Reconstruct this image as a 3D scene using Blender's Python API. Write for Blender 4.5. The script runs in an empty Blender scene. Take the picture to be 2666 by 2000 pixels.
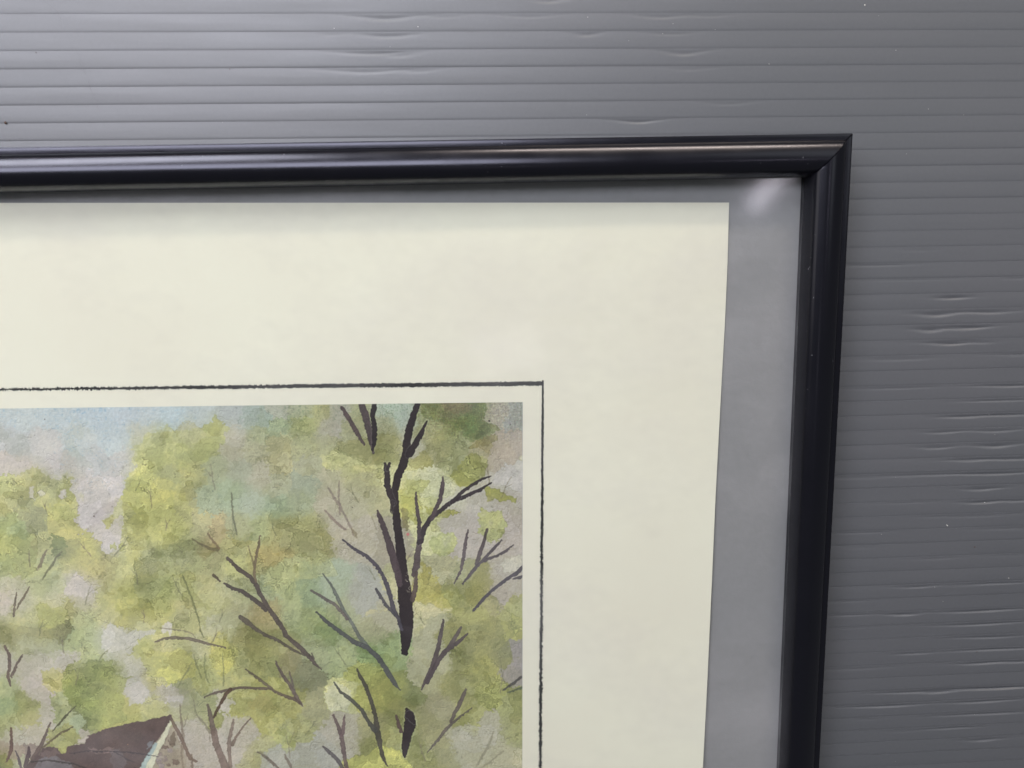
import bpy, bmesh, math, random
import numpy as np
from mathutils import Matrix, Vector

S = bpy.context.scene
C = S.collection
MM = 0.001

# ------------------------------------------------------------------ camera
CAM_H = 240.0                       # mm above the plastic sheet
RX, RY, FPX = -0.183013, -0.054825, 2106.3   # fitted from the photograph's straight edges
cx_, sx_ = math.cos(RX), math.sin(RX)
cy_, sy_ = math.cos(RY), math.sin(RY)
ROT = np.array([[cy_, 0, sy_], [0, 1, 0], [-sy_, 0, cy_]]) @ np.array([[1, 0, 0], [0, cx_, -sx_], [0, sx_, cx_]])
cd = bpy.data.cameras.new('camera')
cd.sensor_width = 36.0
cd.lens = FPX / 2666 * 36
cd.clip_start = 0.005
cd.clip_end = 50
cd.dof.use_dof = True
cd.dof.focus_distance = 0.243
cd.dof.aperture_fstop = 20
cam = bpy.data.objects.new('camera', cd)
C.objects.link(cam)
M4 = Matrix([list(ROT[0]) + [0], list(ROT[1]) + [0], list(ROT[2]) + [CAM_H * MM], [0, 0, 0, 1]])
cam.matrix_world = M4
S.camera = cam

# ------------------------------------------------------------------ world and lamps (an indoor workshop)
w = bpy.data.worlds.new('World')
S.world = w
w.use_nodes = True
w.node_tree.nodes['Background'].inputs[0].default_value = (0.93, 0.97, 1.0, 1)
w.node_tree.nodes['Background'].inputs[1].default_value = 0.13


def lamp(name, loc, target, sx, sy, power, col, spread=180):
    l = bpy.data.lights.new(name, 'AREA')
    l.shape = 'RECTANGLE'
    l.size, l.size_y = sx, sy
    l.energy = power
    l.color = col
    l.spread = math.radians(spread)
    o = bpy.data.objects.new(name, l)
    o.location = loc
    o.rotation_euler = (Vector(target) - Vector(loc)).to_track_quat('-Z', 'Y').to_euler()
    C.objects.link(o)
    return o


sheen_ = lamp('sheen_panel', (-0.56, 0.42, 1.02), (-0.05, 0, 0), 1.25, 0.34, 12.5, (0.88, 0.89, 1.0))  # unseen panel, added to give the plastic sheet its sheen
sheen_.rotation_euler = (0, 0, 0)          # level, facing straight down
lamp('left_side_light', (-2.3, 0.45, 1.15), (0, 0, 0), 1.5, 1.2, 6.5, (1.0, 0.965, 0.90))
lamp('back_left_panel', (-0.66, 1.02, 0.92), (-0.1, 0.03, 0), 0.66, 0.38, 11.5, (0.95, 0.96, 1.0))
lamp('back_right_tube', (0.42, 1.62, 0.97), (0.06, 0.03, 0), 0.80, 0.11, 14.5, (1.0, 0.86, 0.70))
lamp('sheen_fill', (0.75, 0.45, 1.02), (0.1, 0, 0), 0.9, 0.34, 0.85, (0.95, 1.0, 0.98))  # unseen fill, added to lighten the plastic at upper right
lamp('veil_lamp', (0.085, -0.26, 1.6), (0.01, -0.03, 0), 0.16, 0.10, 0.06, (1.0, 0.95, 1.0))  # unseen lamp, added for a faint reflected patch in the glass
glint_ = lamp('glint_lamp', (0.53, 0.085, 1.2), (0.088, 0.014, 0), 0.10, 0.028, 0.10, (0.95, 0.88, 1.0))  # added off view so the glass mirrors it as the corner glint
glint_.rotation_euler.rotate_axis('Z', math.radians(-45))

S.view_settings.view_transform = 'Standard'
S.view_settings.look = 'None'
S.view_settings.exposure = 0.05
S.view_settings.gamma = 1.0
S.render.engine = 'CYCLES'
S.cycles.max_bounces = 8
S.cycles.use_denoising = True


# ------------------------------------------------------------------ helpers
def unproj(px, py, z=0.0):
    """arrays of photo pixels -> mm on the plane at height z"""
    px = np.asarray(px, float)
    py = np.asarray(py, float)
    d = np.stack([px - 1333, -(py - 1000), np.full_like(px, -FPX)], -1) @ ROT.T
    t = (CAM_H - z) / -d[..., 2]
    return d[..., 0] * t, d[..., 1] * t


def proj(x, y, z=0.0):
    p = np.stack([x, y, np.full_like(x, z - CAM_H)], -1) @ ROT
    return 1333 + p[..., 0] / -p[..., 2] * FPX, 1000 - p[..., 1] / -p[..., 2] * FPX


def vnoise(h, w_, cell, seed, cellx=None):
    """smooth value noise in -1..1"""
    cellx = cellx or cell
    r = np.random.RandomState(seed)
    gh, gw = int(h / cell) + 4, int(w_ / cellx) + 4
    g = r.uniform(-1, 1, (gh, gw)).astype(np.float32)
    y = np.arange(h, dtype=np.float32) / cell
    x = np.arange(w_, dtype=np.float32) / cellx
    yi, xi = y.astype(int), x.astype(int)
    fy, fx = y - yi, x - xi
    fy = (fy * fy * (3 - 2 * fy))[:, None]
    fx = (fx * fx * (3 - 2 * fx))[None, :]
    a = g[yi][:, xi]
    b = g[yi][:, xi + 1]
    c = g[yi + 1][:, xi]
    d = g[yi + 1][:, xi + 1]
    return (a * (1 - fx) + b * fx) * (1 - fy) + (c * (1 - fx) + d * fx) * fy


def fbm(h, w_, cell, seed, octs=4, gain=0.5, cellx=None):
    out = 0
    amp = 1.0
    tot = 0
    for i in range(octs):
        c = cell / 2 ** i
        if c < 1:
            break
        out = out + amp * vnoise(h, w_, c, seed + i * 17, (cellx / 2 ** i if cellx else None))
        tot += amp
        amp *= gain
    return out / tot


def link(name, verts, faces, mat, parent=None, smooth=False, uv=None):
    me = bpy.data.meshes.new(name)
    me.from_pydata(verts, [], faces)
    me.update()
    if mat:
        me.materials.append(mat)
    if smooth:
        me.polygons.foreach_set('use_smooth', [True] * len(me.polygons))
    if uv is not None:
        l = me.uv_layers.new(name='uv')
        idx = np.empty(len(me.loops), int)
        me.loops.foreach_get('vertex_index', idx)
        l.data.foreach_set('uv', np.asarray(uv, np.float32)[idx].ravel())
    o = bpy.data.objects.new(name, me)
    C.objects.link(o)
    if parent:
        o.parent = parent
    return o


def grid_mesh(name, X, Y, Z, mat, parent=None, uv=None, smooth=True):
    """X,Y,Z 2-D arrays in mm"""
    n, m = X.shape
    v = np.stack([X, Y, Z], -1).reshape(-1, 3).astype(np.float32) * MM
    i = np.arange(n * m).reshape(n, m)
    f = np.stack([i[:-1, :-1], i[:-1, 1:], i[1:, 1:], i[1:, :-1]], -1).reshape(-1, 4)
    me = bpy.data.meshes.new(name)
    me.vertices.add(len(v))
    me.vertices.foreach_set('co', v.ravel())
    me.loops.add(f.size)
    me.loops.foreach_set('vertex_index', f.ravel().astype(np.int32))
    me.polygons.add(len(f))
    me.polygons.foreach_set('loop_start', np.arange(0, f.size, 4, dtype=np.int32))
    me.update(calc_edges=True)
    me.polygons.foreach_set('use_smooth', np.full(len(f), smooth))
    me.materials.append(mat)
    if uv is not None:
        l = me.uv_layers.new(name='uv')
        l.data.foreach_set('uv', uv.reshape(-1, 2)[f.ravel()].astype(np.float32).ravel())
    me.validate()
    o = bpy.data.objects.new(name, me)
    C.objects.link(o)
    if parent:
        o.parent = parent
    return o


class Mat:
    def __init__(s, name):
        s.m = bpy.data.materials.new(name)
        s.m.use_nodes = True
        s.t = s.m.node_tree
        s.b = s.t.nodes['Principled BSDF']

    def n(s, typ, **kw):
        nd = s.t.nodes.new(typ)
        for k, v in kw.items():
            if hasattr(nd, k):
                setattr(nd, k, v)
            else:
                nd.inputs[k.replace('_', ' ')].default_value = v
        return nd

    def l(s, a, b):
        s.t.links.new(a, b)

    def coords(s, scale=(1, 1, 1)):
        tc = s.n('ShaderNodeTexCoord')
        mp = s.n('ShaderNodeMapping')
        mp.inputs['Scale'].default_value = scale
        s.l(tc.outputs['Object'], mp.inputs['Vector'])
        return mp.outputs['Vector']

    def noise(s, vec, scale, detail=4, rough=0.5):
        nd = s.n('ShaderNodeTexNoise')
        nd.inputs['Scale'].default_value = scale
        nd.inputs['Detail'].default_value = detail
        nd.inputs['Roughness'].default_value = rough
        s.l(vec, nd.inputs['Vector'])
        return nd.outputs['Fac']

    def ramp(s, fac, stops):
        r = s.n('ShaderNodeValToRGB')
        while len(r.color_ramp.elements) < len(stops):
            r.color_ramp.elements.new(0.5)
        for e, (p, c) in zip(r.color_ramp.elements, stops):
            e.position = p
            e.color = (c, c, c, 1) if isinstance(c, (int, float)) else (*c, 1)
        s.l(fac, r.inputs['Fac'])
        return r.outputs['Color']

    def mix(s, fac, a, b, mode='MIX'):
        m = s.n('ShaderNodeMix', data_type='RGBA', blend_type=mode)
        for sock, v in ((m.inputs[0], fac), (m.inputs[6], a), (m.inputs[7], b)):
            if hasattr(v, 'links') or hasattr(v, 'is_linked'):
                s.l(v, sock)
            elif isinstance(v, (int, float)):
                sock.default_value = v
            else:
                sock.default_value = (*v, 1)
        return m.outputs[2]

    def bump(s, h, dist, strength=1.0, prev=None):
        b = s.n('ShaderNodeBump')
        b.inputs['Distance'].default_value = dist
        b.inputs['Strength'].default_value = strength
        s.l(h, b.inputs['Height'])
        if prev:
            s.l(prev, b.inputs['Normal'])
        return b.outputs['Normal']


# ------------------------------------------------------------------ materials
# grey polypropylene
p = Mat('grey_polypropylene')
vec = p.coords()
big = p.noise(vec, 9, 3)
fine = p.noise(vec, 900, 3, 0.6)
stretch = p.noise(p.coords((14, 220, 1)), 1, 5, 0.6)
col = p.mix(p.ramp(big, [(0.3, 0.0), (0.7, 1.0)]), (0.080, 0.086, 0.094), (0.092, 0.094, 0.103))
col = p.mix(p.ramp(fine, [(0.3, 0.0), (0.8, 0.22)]), col, (0.13, 0.133, 0.145))
vor = p.n('ShaderNodeTexVoronoi')
vor.inputs['Scale'].default_value = 75
p.l(vec, vor.inputs['Vector'])
speck = p.ramp(vor.outputs['Distance'], [(0.0, 1.0), (0.022, 0.0)])
gate = p.ramp(p.noise(vec, 40, 2), [(0.56, 0.0), (0.6, 0.7)])
speck = p.mix(1.0, speck, gate, 'MULTIPLY')
col = p.mix(speck, col, (0.45, 0.45, 0.47))
p.l(col, p.b.inputs['Base Color'])
p.l(p.ramp(stretch, [(0.3, 0.42), (0.7, 0.52)]), p.b.inputs['Roughness'])
p.b.inputs['Specular IOR Level'].default_value = 1.0
p.b.inputs['IOR'].default_value = 1.55
p.l(p.bump(fine, 0.00001, 0.35, p.bump(stretch, 0.00006, 0.5)), p.b.inputs['Normal'])
M_PP = p.m

# satin black frame
p = Mat('satin_black_metal')
vec = p.coords()
n1 = p.noise(vec, 1500, 3, 0.6)
vor = p.n('ShaderNodeTexVoronoi')
vor.inputs['Scale'].default_value = 160
p.l(vec, vor.inputs['Vector'])
speck = p.ramp(vor.outputs['Distance'], [(0.0, 1.0), (0.035, 0.0)])
gate = p.ramp(p.noise(vec, 60, 2), [(0.57, 0.0), (0.62, 0.5)])
speck = p.mix(1.0, speck, gate, 'MULTIPLY')
col = p.mix(speck, (0.003, 0.003, 0.005), (0.20, 0.20, 0.21))
p.l(col, p.b.inputs['Base Color'])
p.l(p.ramp(p.noise(vec, 90, 4), [(0.3, 0.20), (0.7, 0.26)]), p.b.inputs['Roughness'])
p.b.inputs['Specular IOR Level'].default_value = 0.55
p.l(p.bump(n1, 0.00002, 0.35), p.b.inputs['Normal'])
p.b.inputs['Specular Tint'].default_value = (0.86, 0.86, 1.0, 1)
M_BLACK = p.m

p = Mat('rail_scuff')
p.b.inputs['Base Color'].default_value = (0.22, 0.22, 0.24, 1)
p.b.inputs['Roughness'].default_value = 0.5
M_SCUFF = p.m

# grey mat board
p = Mat('grey_mat_board')
vec = p.coords()
n1 = p.noise(vec, 420, 5, 0.6)
n2 = p.noise(vec, 14, 3)
col = p.mix(p.ramp(n2, [(0.3, 0.0), (0.7, 1.0)]), (0.245, 0.248, 0.255), (0.270, 0.268, 0.272))
col = p.mix(p.ramp(n1, [(0.3, 0.0), (0.7, 0.35)]), col, (0.22, 0.22, 0.225))
p.l(col, p.b.inputs['Base Color'])
p.b.inputs['Roughness'].default_value = 0.7
p.b.inputs['Specular IOR Level'].default_value = 0.3
p.l(p.bump(p.noise(vec, 700, 4, 0.6), 0.00016, 0.5, p.bump(n1, 0.00015, 0.4)), p.b.inputs['Normal'])
M_MAT = p.m

# cream print paper
PAPER = (0.76, 0.748, 0.62)
p = Mat('cream_paper')
vec = p.coords()
n1 = p.noise(p.coords((500, 900, 1)), 1, 4, 0.6)
n2 = p.noise(vec, 22, 4)
col = p.mix(p.ramp(n2, [(0.35, 0.0), (0.7, 1.0)]), PAPER, (0.728, 0.705, 0.585))
col = p.mix(p.ramp(n1, [(0.3, 0.0), (0.7, 0.3)]), col, (0.72, 0.70, 0.585))
vor = p.n('ShaderNodeTexVoronoi')
vor.inputs['Scale'].default_value = 55
p.l(vec, vor.inputs['Vector'])
speck = p.ramp(vor.outputs['Distance'], [(0.0, 0.6), (0.012, 0.0)])
col = p.mix(p.mix(1.0, speck, p.ramp(p.noise(vec, 30, 2), [(0.52, 0.0), (0.56, 1.0)]), 'MULTIPLY'), col, (0.2, 0.18, 0.15))
p.l(col, p.b.inputs['Base Color'])
p.b.inputs['Roughness'].default_value = 0.75
p.b.inputs['Specular IOR Level'].default_value = 0.25
p.l(p.bump(n1, 0.00003, 0.5), p.b.inputs['Normal'])
M_PAPER = p.m

p = Mat('black_crayon_line')
vec = p.coords()
p.l(p.ramp(p.noise(vec, 2500, 3), [(0.45, (0.012, 0.013, 0.013)), (0.75, (0.05, 0.052, 0.05))]), p.b.inputs['Base Color'])
p.b.inputs['Roughness'].default_value = 0.7
M_LINE = p.m

# picture glass: a clear pane that also mirrors a little of the room
p = Mat('picture_glass')
p.t.nodes.remove(p.b)
tr = p.n('ShaderNodeBsdfTransparent')
tr.inputs['Color'].default_value = (0.985, 0.988, 0.985, 1)
gl = p.n('ShaderNodeBsdfGlossy')
gl.inputs['Roughness'].default_value = 0.09
geo = p.n('ShaderNodeNewGeometry')
dot = p.n('ShaderNodeVectorMath', operation='DOT_PRODUCT')
p.l(geo.outputs['Incoming'], dot.inputs[0])
p.l(geo.outputs['Normal'], dot.inputs[1])


def math_node(op, a, b):
    m = p.n('ShaderNodeMath', operation=op)
    for k, v in ((0, a), (1, b)):
        if isinstance(v, (int, float)):
            m.inputs[k].default_value = v
        else:
            p.l(v, m.inputs[k])
    return m.outputs[0]


ab = math_node('ABSOLUTE', dot.outputs['Value'], 0)
sch = math_node('MULTIPLY_ADD', math_node('POWER', math_node('SUBTRACT', 1.0, ab), 5.0), 0.96)
sch.node.inputs[2].default_value = 0.028
mx = p.n('ShaderNodeMixShader')
p.l(sch, mx.inputs[0])
p.l(tr.outputs[0], mx.inputs[1])
p.l(gl.outputs[0], mx.inputs[2])
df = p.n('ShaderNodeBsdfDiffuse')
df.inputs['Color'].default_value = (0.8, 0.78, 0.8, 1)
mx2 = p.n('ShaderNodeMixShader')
refl_haze = p.ramp(p.noise(p.coords((11, 17, 1)), 1, 5, 0.62), [(0.46, 0.0), (0.72, 0.075)])  # patchy pale diffuse imitates uneven reflections on the pane
p.l(refl_haze, mx2.inputs[0])
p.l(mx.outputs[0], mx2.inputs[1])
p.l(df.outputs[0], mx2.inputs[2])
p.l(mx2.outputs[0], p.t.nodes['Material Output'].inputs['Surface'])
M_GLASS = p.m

p = Mat('dust')
p.b.inputs['Base Color'].default_value = (0.55, 0.54, 0.5, 1)
M_DUST = p.m
p = Mat('brown_grit')
p.b.inputs['Base Color'].default_value = (0.07, 0.035, 0.02, 1)
M_GRIT = p.m
p = Mat('scratch_groove')
p.b.inputs['Base Color'].default_value = (0.075, 0.075, 0.08, 1)
p.b.inputs['Roughness'].default_value = 0.6
M_SCR = p.m

# ------------------------------------------------------------------ corrugated plastic sheet
PITCH, FL_ANG, FL_OFF = 4.722, 0.015276, 60.305
ca, sa_ = math.cos(FL_ANG), math.sin(FL_ANG)


def build_sheet():
    dense = np.array([0, .04, .08, .12, .17, .22, .27, .32, .37, .42, .48, .55, .63, .72, .80, .88, .92, .96, .9995])
    sparse = np.array([0, .5, .88, .94, .9995])
    vs = []
    for k in range(-72, 120):       # flute index, growing towards the viewer
        y_here = FL_OFF - PITCH * k
        for s in (dense if -175 < y_here < 95 else sparse):
            vs.append(k + s)
    vs = np.array(vs)
    us = np.concatenate([np.arange(-480, -190, 12), np.arange(-190, 230, 1.6), np.arange(230, 480, 12)])
    U, V = np.meshgrid(us, vs)
    K = np.floor(V)
    s = V - K
    # narrow sunk line over each rib, skin bellied very slightly between the ribs
    rs = np.random.RandomState(5)
    kk = (K - K.min()).astype(int)
    depth = rs.uniform(0.038, 0.075, kk.max() + 1)[kk]
    step = rs.uniform(-0.02, 0.05, kk.max() + 1)[kk]
    d = np.minimum(s, 1 - s)
    Z = -depth * np.clip((s - 0.88) / 0.12, 0, 1) ** 1.6
    Z -= np.maximum(step, 0) * .3 * np.exp(-s / 0.25) * (1 - np.clip((s - .5) / .5, 0, 1))
    Z += 0.035 * np.sin(np.pi * s) * (1 + 0.5 * np.sin(U * .013 + kk * .7))
    # long slow waviness of the skin
    Z += 0.05 * np.sin(U * 0.021 + V * 0.31) + 0.04 * np.sin(U * 0.047 - V * 0.23 + 1.3)
    # dented and buckled cells: regions in photo pixels
    X = U * ca + (-sa_) * (FL_OFF - PITCH * V)
    Y = U * sa_ + ca * (FL_OFF - PITCH * V)
    PX, PY = proj(X, Y)
    dents = [  # px, py, half length px, amp mm, end position in cell
        (1000, 48, 90, .30, .42), (1150, 47, 70, .12, .3), (1010, 95, 75, .26, .45), (860, 93, 40, .10, .3),
        (960, 143, 90, .25, .38), (1040, 141, 60, .2, .5), (950, 188, 120, .18, .35), (1090, 190, 60, .14, .35),
        (1370, 44, 90, .13, .3), (1720, 45, 70, .2, .38), (1840, 45, 70, .1, .3), (1530, 92, 35, .3, .35), (1740, 91, 80, .12, .3),
        (1780, 139, 65, .28, .42), (1800, 182, 80, .1, .3), (1430, 2, 60, .3, .5), (1660, 312, 70, .35, .3),
        (1900, 262, 80, .1, .3),
        (2480, 793, 45, .5, .45), (2570, 797, 80, .35, .4), (2440, 834, 60, .5, .5), (2540, 837, 60, .3, .35),
        (2420, 876, 45, .45, .5), (2500, 872, 60, .35, .45), (2470, 912, 60, .5, .4), (2550, 915, 40, .2, .4),
        (2620, 1021, 90, .45, .3), (2600, 1062, 100, .3, .3), (2500, 1102, 60, .4, .35), (2600, 1100, 90, .4, .3),
        (2460, 1139, 60, .3, .35), (2590, 1140, 80, .3, .35), (2440, 1178, 60, .3, .4), (2590, 1174, 60, .5, .42),
        (2620, 1212, 120, .4, .35), (2520, 1214, 60, .3, .35), (2570, 1246, 140, .45, .33), (2560, 1280, 60, .4, .42),
        (2560, 1315, 60, .5, .35), (2640, 1316, 60, .3, .3), (2600, 1515, 90, .35, .3), (2390, 1530, 70, .3, .3),
        (2350, 1598, 50, .5, .35), (2560, 1594, 130, .5, .3), (2560, 1623, 140, .4, .3), (2570, 1650, 110, .35, .32),
        (2380, 1695, 60, .3, .35), (2600, 1684, 140, .45, .3), (2560, 1718, 80, .5, .3), (2640, 1745, 80, .4, .3),
        (2350, 1793, 100, .3, .3), (2600, 1782, 100, .5, .35), (2440, 1818, 70, .5, .4), (2590, 1812, 110, .6, .3),
        (2300, 1858, 120, .45, .3), (2560, 1848, 120, .45, .3), (2550, 1880, 140, .35, .3), (2480, 1908, 80, .35, .3),
        (2560, 1935, 60, .4, .38), (2480, 1962, 120, .45, .3), (2640, 1955, 60, .5, .35), (2300, 1985, 100, .3, .3)]
    for (dx, dy, L, a, e) in dents:
        ux, uy = unproj(dx, dy)
        uu = ux * ca + uy * sa_
        vv = (FL_OFF - (-ux * sa_ + uy * ca)) / PITCH
        k0 = np.floor(vv + 0.15)
        Lm = L / 8.0
        g = np.exp(-((U - uu) / Lm) ** 2 * 1.6)
        ee = e + 0.03 * np.sin((U - uu) / Lm * 2.6 + dx)
        flat = .72 if dx > 2200 else .25
        cell = (K == k0)
        prof = np.clip(s / np.maximum(ee * (flat + (1 - flat) * g), 0.02), 0, 1)
        right = dx > 2200
        lens = np.where(prof < 1, np.sin(np.pi * prof ** (2.6 if right else 2.0)), 0)
        Z -= cell * a * (0.8 if right else 0.5) * g * lens
    # general buckling towards the lower right, between the named dents
    rs2 = np.random.RandomState(11)
    for _ in range(110):
        k0 = rs2.randint(14, 60)
        uu = rs2.uniform(118, 225)
        Lm = rs2.uniform(4, 16)
        e = rs2.uniform(.15, .38)
        g = np.exp(-((U - uu) / Lm) ** 2 * 1.6)
        prof = np.clip(s / np.maximum(e * (.8 + .2 * g), 0.02), 0, 1)
        Z -= (K == k0) * rs2.uniform(.02, .10) * g * np.where(prof < 1, np.sin(np.pi * prof ** 1.8), 0)
    o = grid_mesh('corrugated_plastic_sheet', X[::-1], Y[::-1], Z[::-1], M_PP)
    srow = s[::-1, 0]
    me_ = o.data
    ev = np.empty(len(me_.edges) * 2, np.int32)
    me_.edges.foreach_get('vertices', ev)
    ev = ev.reshape(-1, 2) // X.shape[1]
    crease = (srow < 1e-6) | (srow > .999)
    shp = (ev[:, 0] == ev[:, 1]) & crease[ev[:, 0]]
    at = me_.attributes.new('sharp_edge', 'BOOLEAN', 'EDGE')
    at.data.foreach_set('value', shp)
    o['label'] = 'grey fluted twin-wall plastic sheet lying flat under the black framed picture'
    o['category'] = 'plastic sheet'
    # underside liner and ribs
    bm = bmesh.new()
    x0, x1 = -478, 478
    y0, y1 = -495, 392

    def box(bm, a, b, c, d, e, f):
        vsx = [bm.verts.new((x * MM, y * MM, z * MM)) for z in (e, f) for x, y in ((a, c), (b, c), (b, d), (a, d))]
        for q in ((0, 3, 2, 1), (4, 5, 6, 7), (0, 1, 5, 4), (1, 2, 6, 5), (2, 3, 7, 6), (3, 0, 4, 7)):
            bm.faces.new([vsx[i] for i in q])
    box(bm, x0, x1, y0, y1, -4.2, -3.9)
    me = bpy.data.meshes.new('lower_liner')
    bm.to_mesh(me)
    me.materials.append(M_PP)
    q = bpy.data.objects.new('lower_liner', me)
    C.objects.link(q)
    q.parent = o
    bm = bmesh.new()
    for k in range(-68, 116):
        y = FL_OFF - PITCH * k
        v4 = []
        for z in (-3.9, -0.45):
            for yy in (y - .12, y + .12):
                for xx in (-478, 478):
                    v4.append(bm.verts.new(((xx * ca - sa_ * yy) * MM, (xx * sa_ + ca * yy) * MM, z * MM)))
        for f in ((0, 1, 5, 4), (3, 2, 6, 7), (1, 3, 7, 5), (2, 0, 4, 6)):
            bm.faces.new([v4[i] for i in f])
    me = bpy.data.meshes.new('inner_ribs')
    bm.to_mesh(me)
    me.materials.append(M_PP)
    q = bpy.data.objects.new('inner_ribs', me)
    C.objects.link(q)
    q.parent = o
    q['kind'] = 'stuff'
    return o


sheet = build_sheet()


def ribbon(name, pts, wid, mat, parent, z, jitter=0.0, seed=0):
    """thin raised stroke along photo-measured points lying on the plane at height z (mm)"""
    r = random.Random(seed)
    P = []
    for a, b in zip(pts[:-1], pts[1:]):
        n = max(2, int(math.dist(a, b) / 8))
        P += [(a[0] + (b[0] - a[0]) * i / n, a[1] + (b[1] - a[1]) * i / n) for i in range(n)]
    P.append(pts[-1])
    vs, fs = [], []
    for i, (x, y) in enumerate(P):
        X, Y = unproj(x + r.uniform(-jitter, jitter), y + r.uniform(-jitter, jitter), z)
        a = P[min(i + 1, len(P) - 1)]
        b = P[max(i - 1, 0)]
        tx, ty = a[0] - b[0], -(a[1] - b[1])
        L = math.hypot(tx, ty) or 1
        nx, ny = -ty / L, tx / L
        t = i / (len(P) - 1)
        h = wid * 0.5 * (0.25 + 0.75 * math.sin(math.pi * min(max(t, .04), .96))) * r.uniform(.7, 1.2)
        vs += [((X + nx * h) * MM, (Y + ny * h) * MM, z * MM), (X * MM, Y * MM, (z + wid * .3) * MM), ((X - nx * h) * MM, (Y - ny * h) * MM, z * MM)]
        if i:
            k = 3 * i
            fs += [(k - 3, k, k + 1, k - 2), (k - 2, k + 1, k + 2, k - 1)]
    return link(name, vs, fs, mat, parent)


ribbon('scratch', [(188, 120), (205, 150), (222, 190), (240, 240), (258, 285), (280, 335), (297, 376)], 0.055, M_SCR, sheet, 0.05, 1.0, 1)
ribbon('scratch', [(112, 0), (150, 30), (166, 70)], 0.045, M_SCR, sheet, 0.05, 1.0, 2)


def specks(name, pts, mat, parent, z, seed=0):
    r = random.Random(seed)
    bm = bmesh.new()
    for (x, y, s) in pts:
        X, Y = unproj(x, y, z)
        mt = Matrix.Translation((X * MM, Y * MM, (z + s * .2) * MM)) @ Matrix.Rotation(r.uniform(0, 6), 4, 'Z') @ Matrix.Diagonal((s * MM, s * r.uniform(.4, .9) * MM, s * .4 * MM, 1))
        bmesh.ops.create_icosphere(bm, subdivisions=1, radius=.5, matrix=mt)
    me = bpy.data.meshes.new(name)
    bm.to_mesh(me)
    me.materials.append(mat)
    o = bpy.data.objects.new(name, me)
    C.objects.link(o)
    o.parent = parent
    o['kind'] = 'stuff'
    return o


rr = random.Random(3)
specks('dust_specks', [(2251, 14, .6), (2465, 1368, .8), (2332, 131, .35), (2002, 167, .35), (1725, 88, .3), (1088, 70, .4), (870, 74, .3), (2563, 1308, .4),
                       (2626, 1505, .35), (1530, 45, .3)] + [(rr.uniform(2230, 2660), rr.uniform(350, 1990), rr.uniform(.12, .3)) for _ in range(12)]
       + [(rr.uniform(20, 2600), rr.uniform(10, 330), rr.uniform(.12, .28)) for _ in range(9)], M_DUST, sheet, 0.06)
specks('grit_specks', [(15, 320, .9), (25, 365, .3), (598, 180, .4), (94, 137, .4), (2537, 1424, .6), (2543, 1697, .4)], M_GRIT, sheet, 0.06)

# ------------------------------------------------------------------ the framed print
root = bpy.data.objects.new('framed_print', None)
root.empty_display_size = 0.05
C.objects.link(root)
root['label'] = 'slim black picture frame with a cream landscape print on grey mat board'
root['category'] = 'framed picture'

FA = 0.0219413
CX, CY = 107.0, 27.5                # outer top right corner
FWID, FHEI = 410.0, 510.0
fu = np.array([math.cos(FA), math.sin(FA)])      # towards the right
fv = np.array([-math.sin(FA), math.cos(FA)])     # towards the top


def fp(a, b):
    """frame coordinates: a mm left of the outer right edge, b mm below the outer top edge"""
    q = np.array([CX, CY]) - fu * a - fv * b
    return q[0], q[1]


# moulding section: (distance in from the outer edge, height)
SEC = [(0, 0.3), (0, 12.55), (0.04, 12.62), (0.3, 12.7), (0.9, 12.76), (1.4, 12.78), (1.8, 12.78), (1.92, 12.9), (2.05, 13.34), (2.3, 13.7),
       (2.7, 14.02), (3.2, 14.3), (3.8, 14.57), (4.5, 14.83), (5.3, 15.07), (6.2, 15.25), (7.0, 15.3), (7.8, 15.22), (8.6, 15.0),
       (9.3, 14.65), (9.9, 14.15), (10.4, 13.5), (10.8, 12.65), (11.1, 11.5), (11.3, 10.0), (11.4, 8.35), (10.9, 8.3), (10.9, 0.3)]


def rail(side):
    def corner(t, k):
        if k == 0:
            return fp(t, t)
        if k == 1:
            return fp(FWID - t, t)
        if k == 2:
            return fp(FWID - t, FHEI - t)
        return fp(t, FHEI - t)
    ka, kb = {'top': (0, 1), 'left': (1, 2), 'bottom': (2, 3), 'right': (3, 0)}[side]
    gap = 0.03
    n = 40
    vs, fs = [], []
    stations = [0.0, 0.20, 0.45] + list(range(1, n)) + [n - 0.45, n - 0.20, float(n)]
    n = len(stations) - 1
    for i, st in enumerate(stations):
        for (t, z) in SEC:
            a = corner(t, ka)
            b = corner(t, kb)
            L = math.dist(a, b)
            if i < 3:
                g = gap + st
            elif i > n - 3:
                g = L - gap - (stations[-1] - st)
            else:
                g = gap + (L - 2 * gap) * st / 40
            if i in (0, n) and z > 9:
                z = z - 0.20
            vs.append(((a[0] + (b[0] - a[0]) * g / L) * MM, (a[1] + (b[1] - a[1]) * g / L) * MM, z * MM))
    m = len(SEC)
    for i in range(n):
        for j in range(m):
            k = (j + 1) % m
            fs.append((i * m + j, i * m + k, (i + 1) * m + k, (i + 1) * m + j))
    fs.append(tuple(range(m))[::-1])
    fs.append(tuple(n * m + j for j in range(m)))
    o = link('frame_rail', vs, fs, M_BLACK, root)
    me = o.data
    me.polygons.foreach_set('use_smooth', [len(q.vertices) == 4 for q in me.polygons])
    bm = bmesh.new()
    bm.from_mesh(me)
    bmesh.ops.recalc_face_normals(bm, faces=bm.faces)
    for e in bm.edges:
        e.smooth = e.calc_face_angle(0) < math.radians(34)
    bm.to_mesh(me)
    bm.free()
    o['label'] = {'top': 'top rail', 'left': 'left rail', 'bottom': 'bottom rail', 'right': 'right rail'}[side]
    return o


rails = {s: rail(s) for s in ('top', 'left', 'bottom', 'right')}


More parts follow.
